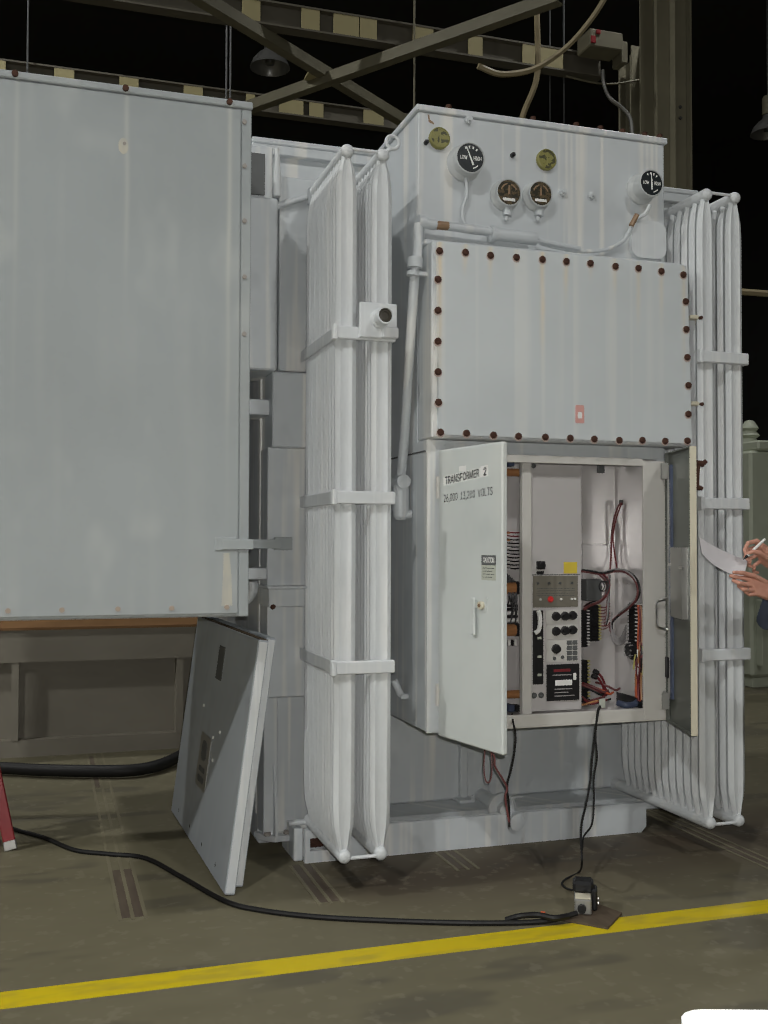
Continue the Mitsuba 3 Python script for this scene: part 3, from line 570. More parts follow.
add(RD + '__lining_strip', rloc(box(0.02, 0.075, 0.006, 0.018, 0.80, 1.93), 0, 0), BLUEW, flat=True, number=False)
add(RD + '__bright_strip', rloc(box(0.035, 0.05, 0.0, 0.006, 0.80, 1.93), 0, 0), GALV, flat=True, number=False)
add(RD + '__pull_handle', rloc(tube([(0.03, 0.0, 1.13), (0.03, -0.05, 1.145), (0.03, -0.055, 1.19), (0.03, -0.055, 1.23), (0.03, -0.05, 1.265), (0.03, 0.0, 1.28)], 0.007, 8), 0, 0), CHROME, number=False, label='bright pull handle')
add(RD + '__black_strip', rloc(cbox(0.025, 0.06, -0.012, 0.0, 0.90, 1.00, 0.003), 0, 0), BLACK, number=False)
for z in (0.79, 1.90):
    add(RD + '__hinge', cat_(rloc(cbox(0.0, 0.03, -0.01, -0.004, z - 0.04, z + 0.04, 0.002), 0, 0), rloc(cyl((0.0, -0.008, z - 0.04), (0.0, -0.008, z + 0.04), 0.007, 10), 0, 0), rloc(cbox(0.05, 0.06, -0.035, 0.0, z - 0.04, z + 0.04, 0.002), 0, 0)), GALV)
p1_, p2_ = (2.860, 4.140, 1.918), (2.854, 4.140, 1.803)
add(RD + '__hasp', cat_(cyl((p1_[0] - 0.03, 4.14, p1_[2]), (p1_[0] + 0.012, 4.13, p1_[2] - 0.005), 0.014, 12), cyl((p1_[0], 4.13, p1_[2] - 0.01), (p1_[0] + 0.02, 4.12, p1_[2] + 0.01), 0.010, 8), tube([(p1_[0] - 0.012, 4.135, p1_[2]), (p1_[0] - 0.02, 4.13, (p1_[2] + p2_[2]) / 2), (p2_[0] - 0.014, 4.13, p2_[2] + 0.01), (p2_[0] + 0.008, 4.125, p2_[2] - 0.004)], 0.009, 8), cyl((p2_[0] - 0.03, 4.14, p2_[2]), (p2_[0] + 0.004, 4.13, p2_[2]), 0.011, 10)), RUST, number=False, label='dark rusty hasp')

# ------------------------------------------------------------------ control cabinet: what is inside
YP = 4.560
CP = f'{TR}__control_panel'; used.add(CP)
def cpx(px, py): return 2.204 + (px - 530) * ((2.470 - 2.204) / 50.0)
def cpz(px, py): return 1.323 + (590 - py) * ((1.930 - 0.741) / 248.0)
def cbx(part, px0, py0, px1, py1, d0, d1, mat, c=0.002, **kw):
    return add(f'{CP}__{part}', cbox(cpx(px0, 0), cpx(px1, 0), YP - d1, YP - d0, cpz(0, py1), cpz(0, py0), c), mat, **kw)
def knob(px, py, r, d, mat, part='knob', base=0.0, **kw):
    x, z = cpx(px, 0), cpz(0, py)
    add(f'{CP}__{part}', lathe([(0, 0), (r * 1.15, 0), (r * 1.15, 0.006), (r, 0.008), (r * 0.92, d - 0.003), (r * 0.8, d), (0, d)], (x, YP - base, z), NY, 16), mat, **kw)
cbx('face_plate', 530, 464, 580, 710, -0.012, 0.0, INNER)
cbx('side_flange', 520.5, 463, 530, 713, -0.012, 0.022, FRAMEP, 0.004)
cbx('side_return', 578.5, 464, 581.5, 710, -0.05, -0.001, INNER)
cbx('seam', 530, 574.2, 580, 575, -0.002, 0.001, DKGREY)
knob(533.5, 466, 0.010, 0.006, DKGREY, 'screw')
knob(540, 565, 0.018, 0.03, BLACK); cbx('knob_plate', 536.5, 571, 543.5, 574, 0.0, 0.003, BLACK); cbx('knob_guard', 536, 561, 544, 569, 0.0, 0.014, BLACK)
cbx('yellow_tag', 563.5, 562, 577, 573.5, 0.0, 0.002, YELLOW, label='yellow tag')
cbx('indicator_plate', 532.5, 575.5, 577.5, 607, 0.0, 0.006, BRUSHED)
for px in (537, 548, 559, 571):
    knob(px, 583, 0.005, 0.004, DKGREY, 'indicator', 0.006); 
for px in (539.5, 560, 571, 574):
    knob(px, 599, 0.005, 0.006, WHITE, 'indicator', 0.006)
for q in range(4):
    cbx('indicator_line', 536, 588 + q * 2.4, 574, 588.5 + q * 2.4, 0.006, 0.0066, DKGREY, 0.0001)
knob(549.5, 599, 0.013, 0.012, REDL, 'red_lamp', 0.006, label='red indicator lamp')
cbx('slot_module', 532.5, 610, 542.5, 683, 0.0, 0.008, BLACK)
add(f'{CP}__lead_loop', tube([(cpx(533.5, 0), YP - 0.012, cpz(0, 632)), (cpx(536.5, 0), YP - 0.016, cpz(0, 630)), (cpx(538, 0), YP - 0.018, cpz(0, 624)), (cpx(538, 0), YP - 0.018, cpz(0, 616)), (cpx(537, 0), YP - 0.014, cpz(0, 610))], 0.011, 8), WHITE, label='white lead loop')
for py in (637.5, 656, 674):
    cbx('slot_mark', 536.5, py - 1.5, 540.5, py + 1, 0.008, 0.0095, LABELG)
for y0, y1 in ((610, 624), (624.5, 639), (639.5, 662)):
    cbx('relay_plate', 545.5, y0, 577.5, y1, 0.0, 0.005, FRAMEP)
for px, py in ((555, 616), (564, 616), (571.5, 615.5), (555, 631), (564, 630.5), (571.5, 630)):
    knob(px, py, 0.019, 0.024, BLACK, base=0.005)
knob(555, 648.5, 0.020, 0.024, BLACK, base=0.005)
knob(553.5, 658, 0.007, 0.006, DKGREY, 'screw', 0.005); knob(561.5, 657, 0.007, 0.006, DKGREY, 'screw', 0.005)
for q in range(4):
    for w in range(2):
        cbx('grid_vent', 566 + w * 5.6, 640.5 + q * 5.2, 571 + w * 5.6, 645 + q * 5.2, 0.005, 0.008, DKGREY)
cbx('meter_module', 546, 664, 578, 700, 0.0, 0.012, BLACK)
cbx('meter_red_bar', 552, 668.5, 569, 671.5, 0.012, 0.014, REDW, label='red bar')
cbx('meter_label', 553.5, 679.5, 570.5, 685, 0.012, 0.014, WHITE, label='white label')
cbx('meter_switch', 571.5, 673, 574.5, 680, 0.012, 0.018, WHITE)
for q, w in enumerate((18, 14, 20)):
    cbx('meter_line', 553, 688 + q * 3.4, 553 + w, 689 + q * 3.4, 0.012, 0.0128, GREYW, 0.0001)
cbx('meter_line', 551, 674, 570, 675, 0.012, 0.0128, GREYW, 0.0001)
knob(533.5, 694, 0.012, 0.008, DKGREY, 'screw'); knob(540.5, 694, 0.012, 0.008, DKGREY, 'screw')
# left strip behind the door: insulators, ladder of wires
YL = 4.70
WB = f'{TR}__wire_board'; used.add(WB)
def lx(px): return 2.138 + (px - 505) * ((2.218 - 2.138) / 15.0)
def lz(py): return 1.319 + (590 - py) * ((1.935 - 0.727) / 248.0)
add(WB + '__back_plate', cbox(lx(492), lx(523), YL + 0.06, YL + 0.07, lz(712), lz(462), 0.003), INNER, number=False)
for py, m, r in ((472, COPPER, 0.019), (694, COPPER, 0.02)):
    add(WB + '__insulator_rod', cyl((lx(492), YL, lz(py)), (lx(521), YL, lz(py)), r, 16), m, label='orange insulating rod')
for py in (588, 630):
    add(WB + '__coil', lathe([(0, 0), (0.028, 0), (0.03, 0.006), (0.03, 0.055), (0.022, 0.06), (0.022, 0.085), (0.0, 0.09)], (lx(505), YL + 0.01, lz(py)), (1, 0, 0), 18), COPPER, label='orange coil')
    add(WB + '__coil_end', lathe([(0, 0), (0.032, 0), (0.032, 0.02), (0, 0.02)], (lx(515.5), YL + 0.01, lz(py)), (1, 0, 0), 16), BLACK)
    add(WB + '__coil_end', lathe([(0, 0), (0.034, 0), (0.034, 0.02), (0, 0.02)], (lx(500), YL + 0.01, lz(py)), (1, 0, 0), 16), BLACK)
for q in range(11):
    z = lz(532 + q * 3.6)
    add(WB + '__wire', tube([(lx(504.5), YL + 0.03, z + 0.006), (lx(509), YL + 0.01, z), (lx(514), YL, z - 0.003), (lx(520), YL + 0.01, z - 0.002)], 0.0035, 6, 4), REDW if q < 2 else (BLACK if q % 2 else INK))
    if q % 2 == 0: add(WB + '__ferrule', cbox(lx(507), lx(510), YL - 0.004, YL + 0.018, z - 0.008, z - 0.002, 0.001), COPPER if q < 3 else WHITE)
for q in range(7):
    z0 = lz(572 + q * 1.5); z1_ = lz(606 + q * 3.6)
    add(WB + '__wire', tube([(lx(506 + q * 1.6), YL + 0.005, z0), (lx(508 + q * 1.3), YL - 0.012, (z0 + z1_) / 2 - 0.04 + q * 0.01), (lx(507 + (q * 5) % 11), YL, z1_)], 0.0035, 6, 5), BLACK)
for q in range(6):
    cz = lz(606 + q * 3.6)
    add(WB + '__terminal', cbox(lx(505.5), lx(519), YL + 0.01, YL + 0.035, cz - 0.006, cz + 0.006, 0.002), WHITE if q in (2, 4) else BLACK)
for q in range(4):
    add(WB + '__terminal', cbox(lx(506 + q * 3.2), lx(508.4 + q * 3.2), YL + 0.01, YL + 0.03, lz(646), lz(640), 0.002), WHITE if q % 2 else BLACK)
add(WB + '__bracket', cbox(lx(507), lx(513), YL - 0.02, YL + 0.04, lz(711), lz(704), 0.003), BLUEW, number=False)
add(WB + '__bracket', cbox(lx(514), lx(520), YL - 0.02, YL + 0.04, lz(711), lz(705), 0.003), BLACK)
add(WB + '__bracket', cbox(lx(507), lx(513), YL - 0.02, YL + 0.03, lz(466), lz(462), 0.003), BLUEW)
# back wall
BKY = 4.893
CW = f'{TR}__cabinet_wiring'; used.add(CW)
tr('back_plate', cbox(2.660, 2.845, BKY - 0.012, BKY + 0.002, 0.706, 1.539, 0.002), BACKP)
tr('back_plate', cbox(2.660, 2.845, BKY - 0.008, BKY + 0.002, 1.544, 1.964, 0.002), BACKP)
tr('junction_box', cbox(2.639, 2.726, 4.80, BKY - 0.012, 1.253, 1.364, 0.004), DKGREY, label='dark grey square box on the back plate')
tr('cabinet_light_bracket', cat_(cbox(2.745, 2.780, 4.86, 4.886, 1.915, 1.962, 0.003)), DKGREY)
def block(part, px0, py0, px1, py1, Y, mat, n, dots=None, wires=None):
    k = nm(f'{TR}__terminal_block')
    add(k + '__housing', cbox(px0, px1, Y - 0.02, BKY - 0.012, py1, py0, 0.003), mat, number=False)
    for q in range(n):
        z = py0 - (q + 0.5) * (py0 - py1) / n
        add(k + '__barrier', cbox(px0 + 0.002, px1 - 0.002, Y - 0.032, Y - 0.019, z - 0.0035, z + 0.0015, 0.001), mat)
        if dots: add(k + '__ferrule', cbox(px1 - 0.004, px1 + 0.010, Y - 0.028, Y - 0.016, z + 0.002, z + 0.009, 0.001), dots)
    return k
block('a', 2.632, 1.204, 2.664, 1.014, 4.86, BLACK, 12, WHITE)
block('b', 2.681, 1.229, 2.731, 1.043, 4.86, BLACK, 12, YDOT)
block('c', 2.631, 0.947, 2.666, 0.732, 4.86, BLACK, 12, YDOT)
# right wall block
k = nm(f'{TR}__terminal_block')
yA, yB = 4.718, 4.596
rz0, rz1 = 1.248, 1.047
add(k + '__housing', cbox(2.832, IX1 - 0.004, min(yA, yB), max(yA, yB), rz1, rz0, 0.003), BLACK, number=False)
for q in range(11):
    z = rz0 - (q + 0.5) * (rz0 - rz1) / 11
    add(k + '__barrier', cbox(2.822, 2.834, min(yA, yB) + 0.004, max(yA, yB) - 0.004, z - 0.003, z + 0.001, 0.001), BLACK)
    add(k + '__ferrule', cbox(2.823, 2.835, min(yA, yB) - 0.004, min(yA, yB) + 0.05, z + 0.003, z + 0.009, 0.001), WHITE)
# wire bundles
def wire(pts, r, mat, **kw): return add(f'{CW}__wire', tube(pts, r, 6, 7), mat, **kw)
for q in range(5):
    o = rng.normal(0, 0.007, 3)
    mat = (PINKW, PINKW, REDW, GREYW, BLACK)[q]
    P_ = [(2.628, 4.840, 1.411), (2.669, 4.820, 1.406), (2.738, 4.820, 1.395), (2.767, 4.820, 1.400), (2.814, 4.810, 1.410), (2.800, 4.688, 1.409), (2.800, 4.603, 1.376), (2.800, 4.571, 1.328), (2.800, 4.586, 1.278), (2.800, 4.651, 1.234), (2.825, 4.790, 1.185), (2.795, 4.820, 1.142), (2.798, 4.830, 1.100), (2.813, 4.830, 1.069)]
    wire([tuple(np.array(p) + o) for p in P_[:(11 if q in (1, 3) else 14)]], 0.0055, mat)
for q in range(6):
    o = rng.normal(0, 0.006, 3)
    P_ = [(2.732, 4.820, 1.395), (2.761, 4.820, 1.369), (2.767, 4.810, 1.333), (2.750, 4.800, 1.293), (2.720, 4.810, 1.262), (2.674, 4.830, 1.241), (2.645, 4.840, 1.220)]
    wire([tuple(np.array(p) + o) for p in P_], 0.0045, (REDW, PINKW, BLACK, PINKW, REDW, GREYW)[q])
for q in range(5):
    o = rng.normal(0, 0.005, 3)
    P_ = [(2.785, 4.820, 1.384), (2.787, 4.830, 1.307), (2.784, 4.830, 1.234), (2.778, 4.830, 1.162), (2.772, 4.840, 1.120)]
    wire([tuple(np.array(p) + o) for p in P_], 0.004, (GREYW, PINKW, BLACK, GREYW, REDW)[q])
for q in range(8):
    z = 1.219 - q * 0.016
    wire([(2.725, 4.845, z), (2.754, 4.835, z - 0.002), (2.778, 4.835, z + 0.006 * (q % 3)), (2.790, 4.83, z + 0.02)], 0.003, (REDW, PINKW, PINKW)[q % 3])
for q in range(6):     # grey loops to the right wall block
    s = q * 0.9
    wire([(2.796, 4.820, 1.193), tuple(np.array((2.790, 4.820, 1.142)) - (0, 0, s * 0.005)), tuple(np.array((2.801, 4.820, 1.090)) - (0, 0, s * 0.010)), tuple(np.array((2.830, 4.800, 1.060)) - (0, 0, s * 0.008)), (2.825, 4.718 + 0.01, rz1 + 0.015 * (6 - q) - 0.005)], 0.0042, GREYW)
wire([(2.839, 4.800, 1.757), (2.833, 4.830, 1.727), (2.821, 4.850, 1.649), (2.817, 4.860, 1.565), (2.814, 4.860, 1.482), (2.796, 4.840, 1.399)], 0.0045, PINKW)
wire([(2.845, 4.800, 1.757), (2.842, 4.830, 1.716), (2.829, 4.850, 1.639), (2.826, 4.860, 1.566), (2.838, 4.860, 1.482), (2.837, 4.840, 1.420)], 0.0035, REDW)
add(f'{CW}__plug', cyl((2.854, 4.820, 1.774), (2.853, 4.820, 1.747), 0.013, 10), DKGREY)
# spiral loop beside the square box
tt = np.linspace(0, 2 * PI * 3, 40); c0 = np.array((2.726, 4.800, 1.329))
wire([tuple(c0 + (0.026 * math.cos(t), 0.004 * t - 0.03, 0.026 * math.sin(t))) for t in tt[::1]], 0.003, BLACK)
# orange and mixed wires by the right wall
for q in range(6):
    o = rng.normal(0, 0.006, 3); Pq = [(2.820, 4.591, 1.237), (2.820, 4.578, 1.169), (2.820, 4.583, 1.070), (2.820, 4.579, 0.971), (2.820, 4.594, 0.871), (2.820, 4.590, 0.773)]
    wire([tuple(np.array(p) + o * (1 + j * 0.25)) for j, p in enumerate(Pq)], 0.0055, (ORANGEW, ORANGEW, REDW, ORANGEW, COPPER, REDW)[q])
for q in range(16):
    a = np.array((2.800, 4.560, 1.023)) + rng.normal(0, 1, 3) * (0.012, 0.02, 0.03); b = a + rng.normal(0, 1, 3) * (0.012, 0.03, 0.05) - (0, 0, 0.10); 
    b[2] = max(b[2], 0.84); b[0] = min(b[0], 2.84); a[0] = min(a[0], 2.84); m_ = (a + b) / 2 + rng.normal(0, 0.012, 3); m_[0] = min(m_[0], 2.84)
    wire([tuple(a), tuple(m_), tuple(b)], 0.004, (COPPER, BLACK, WHITE, REDW, YDOT, COPPER, PINKW)[q % 7])
p = (2.800, 4.682, 1.011)
add(f'{CW}__round_connector', lathe([(0, 0), (0.045, 0), (0.05, 0.01), (0.05, 0.03), (0.035, 0.035), (0.035, 0.05), (0.0, 0.05)], (2.856, p[1], p[2]), (-1, 0, 0), 20), BLACK, label='round black connector')
for a in range(8):
    add(f'{CW}__connector_pin', cyl((2.80, p[1] + 0.03 * math.cos(a * PI / 4), p[2] + 0.035 * math.sin(a * PI / 4)), (2.83, p[1] + 0.03 * math.cos(a * PI / 4), p[2] + 0.035 * math.sin(a * PI / 4)), 0.004, 6), GREYW)
tr('right_wall_plate', cbox(IX1 - 0.012, IX1 - 0.004, 4.614, 4.727, 0.800, 0.941, 0.002), FRAMEP)
tr('bottom_tray', cbox(2.841, 2.85, YF + 0.06, 4.86, KZ0 + 0.034, KZ0 + 0.085, 0.004), BLACK, label='black tray on the cabinet floor')
add(f'{CW}__blue_lead', tube([(2.758, 4.700, 0.745), (2.780, 4.660, 0.739), (2.826, 4.660, 0.742), (2.860, 4.660, 0.761)], 0.016, 8), BLUEW)
# loose red leads with black plugs at the bottom
for q in range(9):
    o = rng.normal(0, 1, 3) * (0.02, 0.02, 0.012)
    P_ = [(2.633, 4.800, 0.832), (2.651, 4.760, 0.826), (2.679, 4.740, 0.813), (2.708, 4.730, 0.798), (2.736, 4.740, 0.805)]
    wire([tuple(np.array(p) + o) for p in P_], 0.0055, (REDW, PINKW, REDW, BLACK, REDW, ORANGEW, PINKW, REDW, PINKW)[q])
for P_ in ([(2.708, 4.740, 0.806), (2.697, 4.730, 0.848), (2.674, 4.730, 0.884), (2.651, 4.730, 0.900)], [(2.702, 4.740, 0.807), (2.685, 4.730, 0.839), (2.663, 4.730, 0.870), (2.640, 4.730, 0.878)]):
    wire(P_, 0.006, REDW)
for p, q in (((2.663, 4.730, 0.895), (2.640, 4.730, 0.906)), ((2.654, 4.730, 0.873), (2.631, 4.730, 0.883))):
    add(f'{CW}__plug', cyl(p, q, 0.012, 10), BLACK)
for q in range(6):
    o = rng.normal(0, 1, 3) * (0.03, 0.015, 0.006)
    P_ = [(2.594, 4.780, 0.755), (2.611, 4.740, 0.740), (2.645, 4.720, 0.752), (2.690, 4.720, 0.760)]
    wire([tuple(np.array(p) + o + (0, 0, 0.01)) for p in P_], 0.005, (REDW, BLACK, PINKW, REDW, COPPER, BLACK)[q])
add(f'{CW}__tag', cbox(2.628, 2.662, 4.655, 4.662, 0.731, 0.776, 0.002), LABELG)

# ------------------------------------------------------------------ radiators
ZB, ZT, RH = 0.186, 3.280, 0.030
YR0, PITCHR, NF = 4.435, 0.0655, 13
def fin_mesh(NFIN):
    xs = np.array([-1, -0.55, -0.2, 0.2, 0.55, 1.0])
    dep = np.array([0.25, 1.0, 0.62, 0.62, 1.0, 0.25])
    lv = [(ZB, 0.020), (ZB + 0.035, 0.022), (ZB + 0.075, 0.032), (ZB + 0.13, 0.044), (ZB + 0.20, 0.048), (1.7, 0.048), (ZT - 0.20, 0.048), (ZT - 0.13, 0.045), (ZT - 0.075, 0.036), (ZT - 0.035, 0.023), (ZT, 0.020)]
    v, f = [], []
    for z, w in lv:
        t = 0.0205 if NFIN == 13 else 0.0175
        v += [(x * w, -t * d, z) for x, d in zip(xs, dep)] + [(x * w, t * d, z) for x, d in zip(xs[::-1], dep[::-1])]
    n = 12
    for i in range(len(lv) - 1):
        for j in range(n):
            k = (j + 1) % n
            f += [(i * n + j, i * n + k, (i + 1) * n + k), (i * n + j, (i + 1) * n + k, (i + 1) * n + j)]
    return trimesh.Trimesh(np.array(v), f, process=False)
FINS = [mikit.ply(fin_mesh(12), RADP, smooth=50), mikit.ply(fin_mesh(13), RADP, smooth=50)]
def hdr(x, z, ye):
    L = ye + 0.005 - (YR0 - 0.025)
    return lathe([(0, 0), (0.014, 0.001), (0.024, 0.007), (RH, 0.018), (RH, L), (0, L)], (x, YR0 - 0.025, z), (0, 1, 0), 20)
RX = [1.255, 1.420, 3.108, 3.272]
RLAB = ['radiator bank nearest the left metal box', 'radiator bank beside the left side of the compartment', 'radiator bank just right of the compartment', 'outermost radiator bank on the right']
for i, x in enumerate(RX):
    k = nm(f'{TR}__radiator'); tag(k, RLAB[i])
    ye, nf, pt, fm = (5.06, 12, 0.0485, FINS[0]) if i < 2 else (YW, 12, 0.0655, FINS[1])
    add(k + '__header', hdr(x, ZB, ye), RADP); add(k + '__header', hdr(x, ZT, ye), RADP)
    for q in range(nf):
        add(k + '__fin', fm, None, tw=T().translate([x, YR0 + 0.015 + q * pt, 0]))
    for z in (2.466, 1.745, 1.005):
        if i in (0, 3):
            s = -1 if i == 0 else 1
            add(k + '__side_strap', cbox(x + s * 0.050, x + s * 0.058, YR0 - 0.03, (5.06 if i < 2 else YW), z - 0.028, z + 0.028, 0.002), RADP)
for (a, b) in ((0, 1), (2, 3)):
    k = f'{TR}__radiator' + ('' if a == 0 else f'_{a:03d}')
    for z in (2.466, 1.745, 1.005):
        add(f'{TR}__radiator_strap', cbox(RX[a] - 0.072, RX[b] + 0.052, YR0 - 0.040, YR0 - 0.014, z - 0.028, z + 0.028, 0.004), RADP)
        add(f'{TR}__strap_end', cbox(RX[a] - 0.072, RX[a] - 0.052, YR0 - 0.052, YR0 - 0.01, z - 0.034, z + 0.034, 0.004), RADP)
    for z in (ZB - 0.008, ZT + 0.01):
        add(f'{TR}__tie_rod', cyl((RX[a], YR0 - 0.006, z), (RX[b], YR0 - 0.006, z), 0.008, 8), RADP)
# plate with an open pipe stub on the left pair, lifting ring
p = (1.387, 4.420, 2.525)
tr('stub_plate', cbox(1.299, 1.471, YR0 - 0.06, YR0 - 0.038, 2.445, 2.601, 0.004), RADP)
ps = (1.391, 4.360, 2.531)
tr('pipe_stub', cat_(lathe([(0.033, 0), (0.044, 0), (0.044, 0.02), (0.038, 0.024), (0.038, 0.085), (0.031, 0.085), (0.031, 0.0)], (ps[0], YR0 - 0.058, ps[2]), NY, 24)), RADP)
tr('pipe_stub_plug', lathe([(0, 0), (0.032, 0), (0.032, 0.072), (0.018, 0.078), (0.018, 0.072), (0, 0.072)], (ps[0], YR0 - 0.058, ps[2]), NY, 20), DARKPLUG, label='dark plug in the pipe stub')
tr('stub_bracket', cbox(1.396, 1.471, YR0 - 0.085, YR0 - 0.058, 2.445, 2.494, 0.005), RADP)
p = (1.488, 4.500, 3.371)
ring = trimesh.creation.torus(0.030, 0.0085, 24, 10); ring.apply_transform(M((1, 0, 0), (0, 0, 1), (0, -1, 0), p))
tr('lifting_ring', cat_(ring, cyl((p[0] - 0.006, p[1], p[2] - 0.028), (RX[1], p[1], ZT + 0.02), 0.010, 8)), RADP)

# ------------------------------------------------------------------ the tank's left corner
tr('corner_box', cbox(0.86, 1.055, 4.95, YW + 0.01, 2.375, 3.210, 0.008))
tr('corner_post', cbox(0.86, 1.044, 5.02, YW + 0.2, 3.210 - 0.02, 3.483, 0.005))
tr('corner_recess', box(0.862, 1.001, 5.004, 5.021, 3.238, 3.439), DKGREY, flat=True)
tr('corner_stud', cat_(cyl((1.058, 4.99, 3.231), (1.058, 4.99, 3.358), 0.019, 12), cyl((1.058, 4.99, 3.358), (1.058, 4.99, 3.467), 0.017, 12, 0.010)))
RWX = 1.50
tr('radiator_mount', cbox(1.088, RWX, 5.07, YW + 0.005, 2.395, 3.363, 0.004))
tr('lower_box', cbox(1.042, RWX, 4.99, YW + 0.01, 2.009, 2.377, 0.006))
zl0, zl1 = 1.236, 1.332
tr('stiffener', cbox(1.030, 1.044, 5.235, 5.36, 1.056, 2.401, 0.003))
tr('corner_plate', cbox(1.035, RWX, 5.06, YW + 0.005, zl1 - 0.01, 2.013, 0.004))
tr('channel_ledge', cbox(1.03, RWX, 4.99, YW + 0.005, zl0, zl1 - 0.008, 0.004))
tr('channel_ledge', cbox(1.02, RWX, 4.97, YW + 0.005, zl1 - 0.008, zl1 + 0.006, 0.003))
tr('corner_plate', cbox(1.035, RWX, 5.05, YW + 0.005, 0.793, zl0, 0.004))
tr('corner_post', cbox(1.045, 1.115, 5.16, YW + 0.005, 0.10, 0.793 + 0.02, 0.004))
tr('lower_wall', cbox(1.115, RWX, 5.20, YW + 0.005, 0.10, 0.793 + 0.02, 0.004))
tr('gusset', ext([(0.0, 0.0), (0.10, 0.0), (0.03, 0.42), (0.0, 0.42)], (1.096 + 0.012, 5.20, 0.105), (0, -1, 0), EZ, 0.014))
tr('jacking_pad', ext([(-0.17, 0.09), (0.03, 0.09), (0.03, 0.0), (0.0, -0.03), (-0.09, -0.035), (-0.14, 0.02)], (1.185, 5.16, 0.073), EX, (0, 1, 0), 0.028))
for dx in (-0.10, 0.0):
    tr('pad_bolt', cyl((1.165 + dx, 5.16, 0.1), (1.165 + dx, 5.16, 0.118), 0.018, 8), BOLTP)
tr('header_stub', cyl((RX[0], 5.04, ZT), (1.057, 5.045, 3.197), 0.016, 14))
tr('header_stub', cyl((RX[0], 5.04, ZB), (RX[0] - 0.11, 5.045, ZB - 0.004), 0.014, 12))
tr('header_cap', cyl((RX[0], 5.02, ZT - 0.06), (RX[0], 5.02, ZT + 0.02), 0.036, 14))
# brackets between the metal box and the tank (they carry the box)
tr('bracket', cbox(0.823, 1.05, 5.08, 5.30, 2.174, 2.250, 0.004))
tr('bracket', cbox(0.823, 1.05, 5.08, 5.30, 1.367, 1.423, 0.004))
tr('elbow_pipe', tube([(0.94, 5.30, 1.230), (0.975, 5.26, 1.260), (1.0, 5.24, 1.310), (1.0, 5.24, 1.350)], 0.026, 12), PAINT)
tr('elbow_bolt', cyl((1.05, 5.0, zl0 + 0.0), (1.05, 4.975, zl0 + 0.004), 0.012, 8), RUST)
# things low on the front wall
vx, vz = 2.277 + 0.02, 0.161
tr('drain_valve', cat_(lathe([(0, 0), (0.04, 0), (0.04, 0.26), (0.078, 0.262), (0.078, 0.285), (0.035, 0.287), (0.035, 0.33), (0.0, 0.33)], (vx - 0.015, YW, vz + 0.01), NY, 24), lathe([(0, 0), (0.036, 0), (0.042, 0.012), (0.042, 0.04), (0.02, 0.045), (0, 0.045)], (vx + 0.03, 5.0, vz - 0.045), NY, 20), cyl((vx + 0.03, 5.03, vz - 0.02), (vx + 0.03, 5.03, vz + 0.065), 0.013, 12), cbox(vx + 0.005, vx + 0.085, 5.02, 5.04, vz + 0.06, vz + 0.072, 0.003)), PAINT)
cxv = 2.169
tr('wall_channel', cat_(cbox(cxv - 0.022, cxv + 0.022, 5.295, 5.331, 0.175, 0.75, 0.004), cbox(cxv - 0.05, cxv + 0.04, 5.24, 5.331, 0.158, 0.176, 0.003), cyl((cxv + 0.03, 5.25, 0.17), (cxv + 0.03, 5.25, 0.195), 0.011, 8)))

# ------------------------------------------------------------------ terminal chamber at the left
k = nm('metal_chamber')
bx1_, by0_, bz0_, bz1_ = 0.822, 4.40, 1.236, 3.425
add(k + '__case', cbox(-0.83, bx1_, by0_ + 0.012, 6.2, bz0_, bz1_ - 0.004, 0.006), BOXP, number=False)
add(k + '__cover', cbox(-0.79, bx1_ - 0.045, by0_, by0_ + 0.014, bz0_ + 0.012, bz1_ - 0.035, 0.004), BOXP, number=False)
add(k + '__top_lip', cbox(-0.83, bx1_ + 0.004, by0_ - 0.008, by0_ + 0.014, bz1_ - 0.03, bz1_, 0.004), BOXP, number=False)
add(k + '__edge_lip', cbox(bx1_ - 0.042, bx1_, by0_ + 0.004, by0_ + 0.014, bz0_, bz1_ - 0.03, 0.003), BOXP, number=False)
for p in ((-0.133, 4.390, 3.388), (0.296, 4.390, 3.396), (0.724, 4.390, 3.403)):
    add(k + '__top_bolt', cyl((p[0], by0_ + 0.0, bz1_ - 0.014), (p[0], by0_ - 0.022, bz1_ - 0.014), 0.013, 8), RUST, label='rusty bolt')
for p in ((0.790, 4.400, 3.338), (0.792, 4.400, 3.149), (0.793, 4.400, 2.913), (0.795, 4.400, 2.674), (0.795, 4.400, 2.430)):
    add(k + '__side_bolt', cyl((p[0], by0_ + 0.006, p[2]), (p[0], by0_ - 0.006, p[2]), 0.010, 8), BOLTP)
for p in ((-0.133, 4.390, 1.292), (0.070, 4.390, 1.288), (0.287, 4.390, 1.289), (0.502, 4.390, 1.288), (0.729, 4.390, 1.286)):
    add(k + '__bottom_bolt', cat_(cyl((p[0], by0_ + 0.004, bz0_ + 0.04), (p[0], by0_ - 0.008, bz0_ + 0.04), 0.011, 8)), OLDBOLT)
p = (0.290, 4.390, 3.175)
add(k + '__rub_mark', ext(Point(0, 0).buffer(0.02), (p[0], by0_ + 0.0006, p[2]), EX, (0, 0, 1.7), 0.001), PALESTAIN, flat=True, number=False)
add(k + '__rub_hole', cyl((p[0] + 0.004, by0_ + 0.002, p[2] + 0.01), (p[0] + 0.004, by0_ - 0.004, p[2] + 0.01), 0.007, 8), BOLTP, number=False)
add(k + '__rust_streak', ext([(-0.012, 0), (0.012, 0), (0.022, -0.10), (0.026, -0.22), (-0.02, -0.22), (-0.014, -0.10)], (0.727, by0_ + 0.0005, 1.503), EX, EZ, 0.001), PALESTAIN, flat=True, number=False)
add(k + '__strap_pad', cbox(0.677, 0.769, by0_ - 0.008, by0_ + 0.002, 1.512, 1.570, 0.003), BOXP, number=False)
zs0, zs1 = 1.518, 1.562
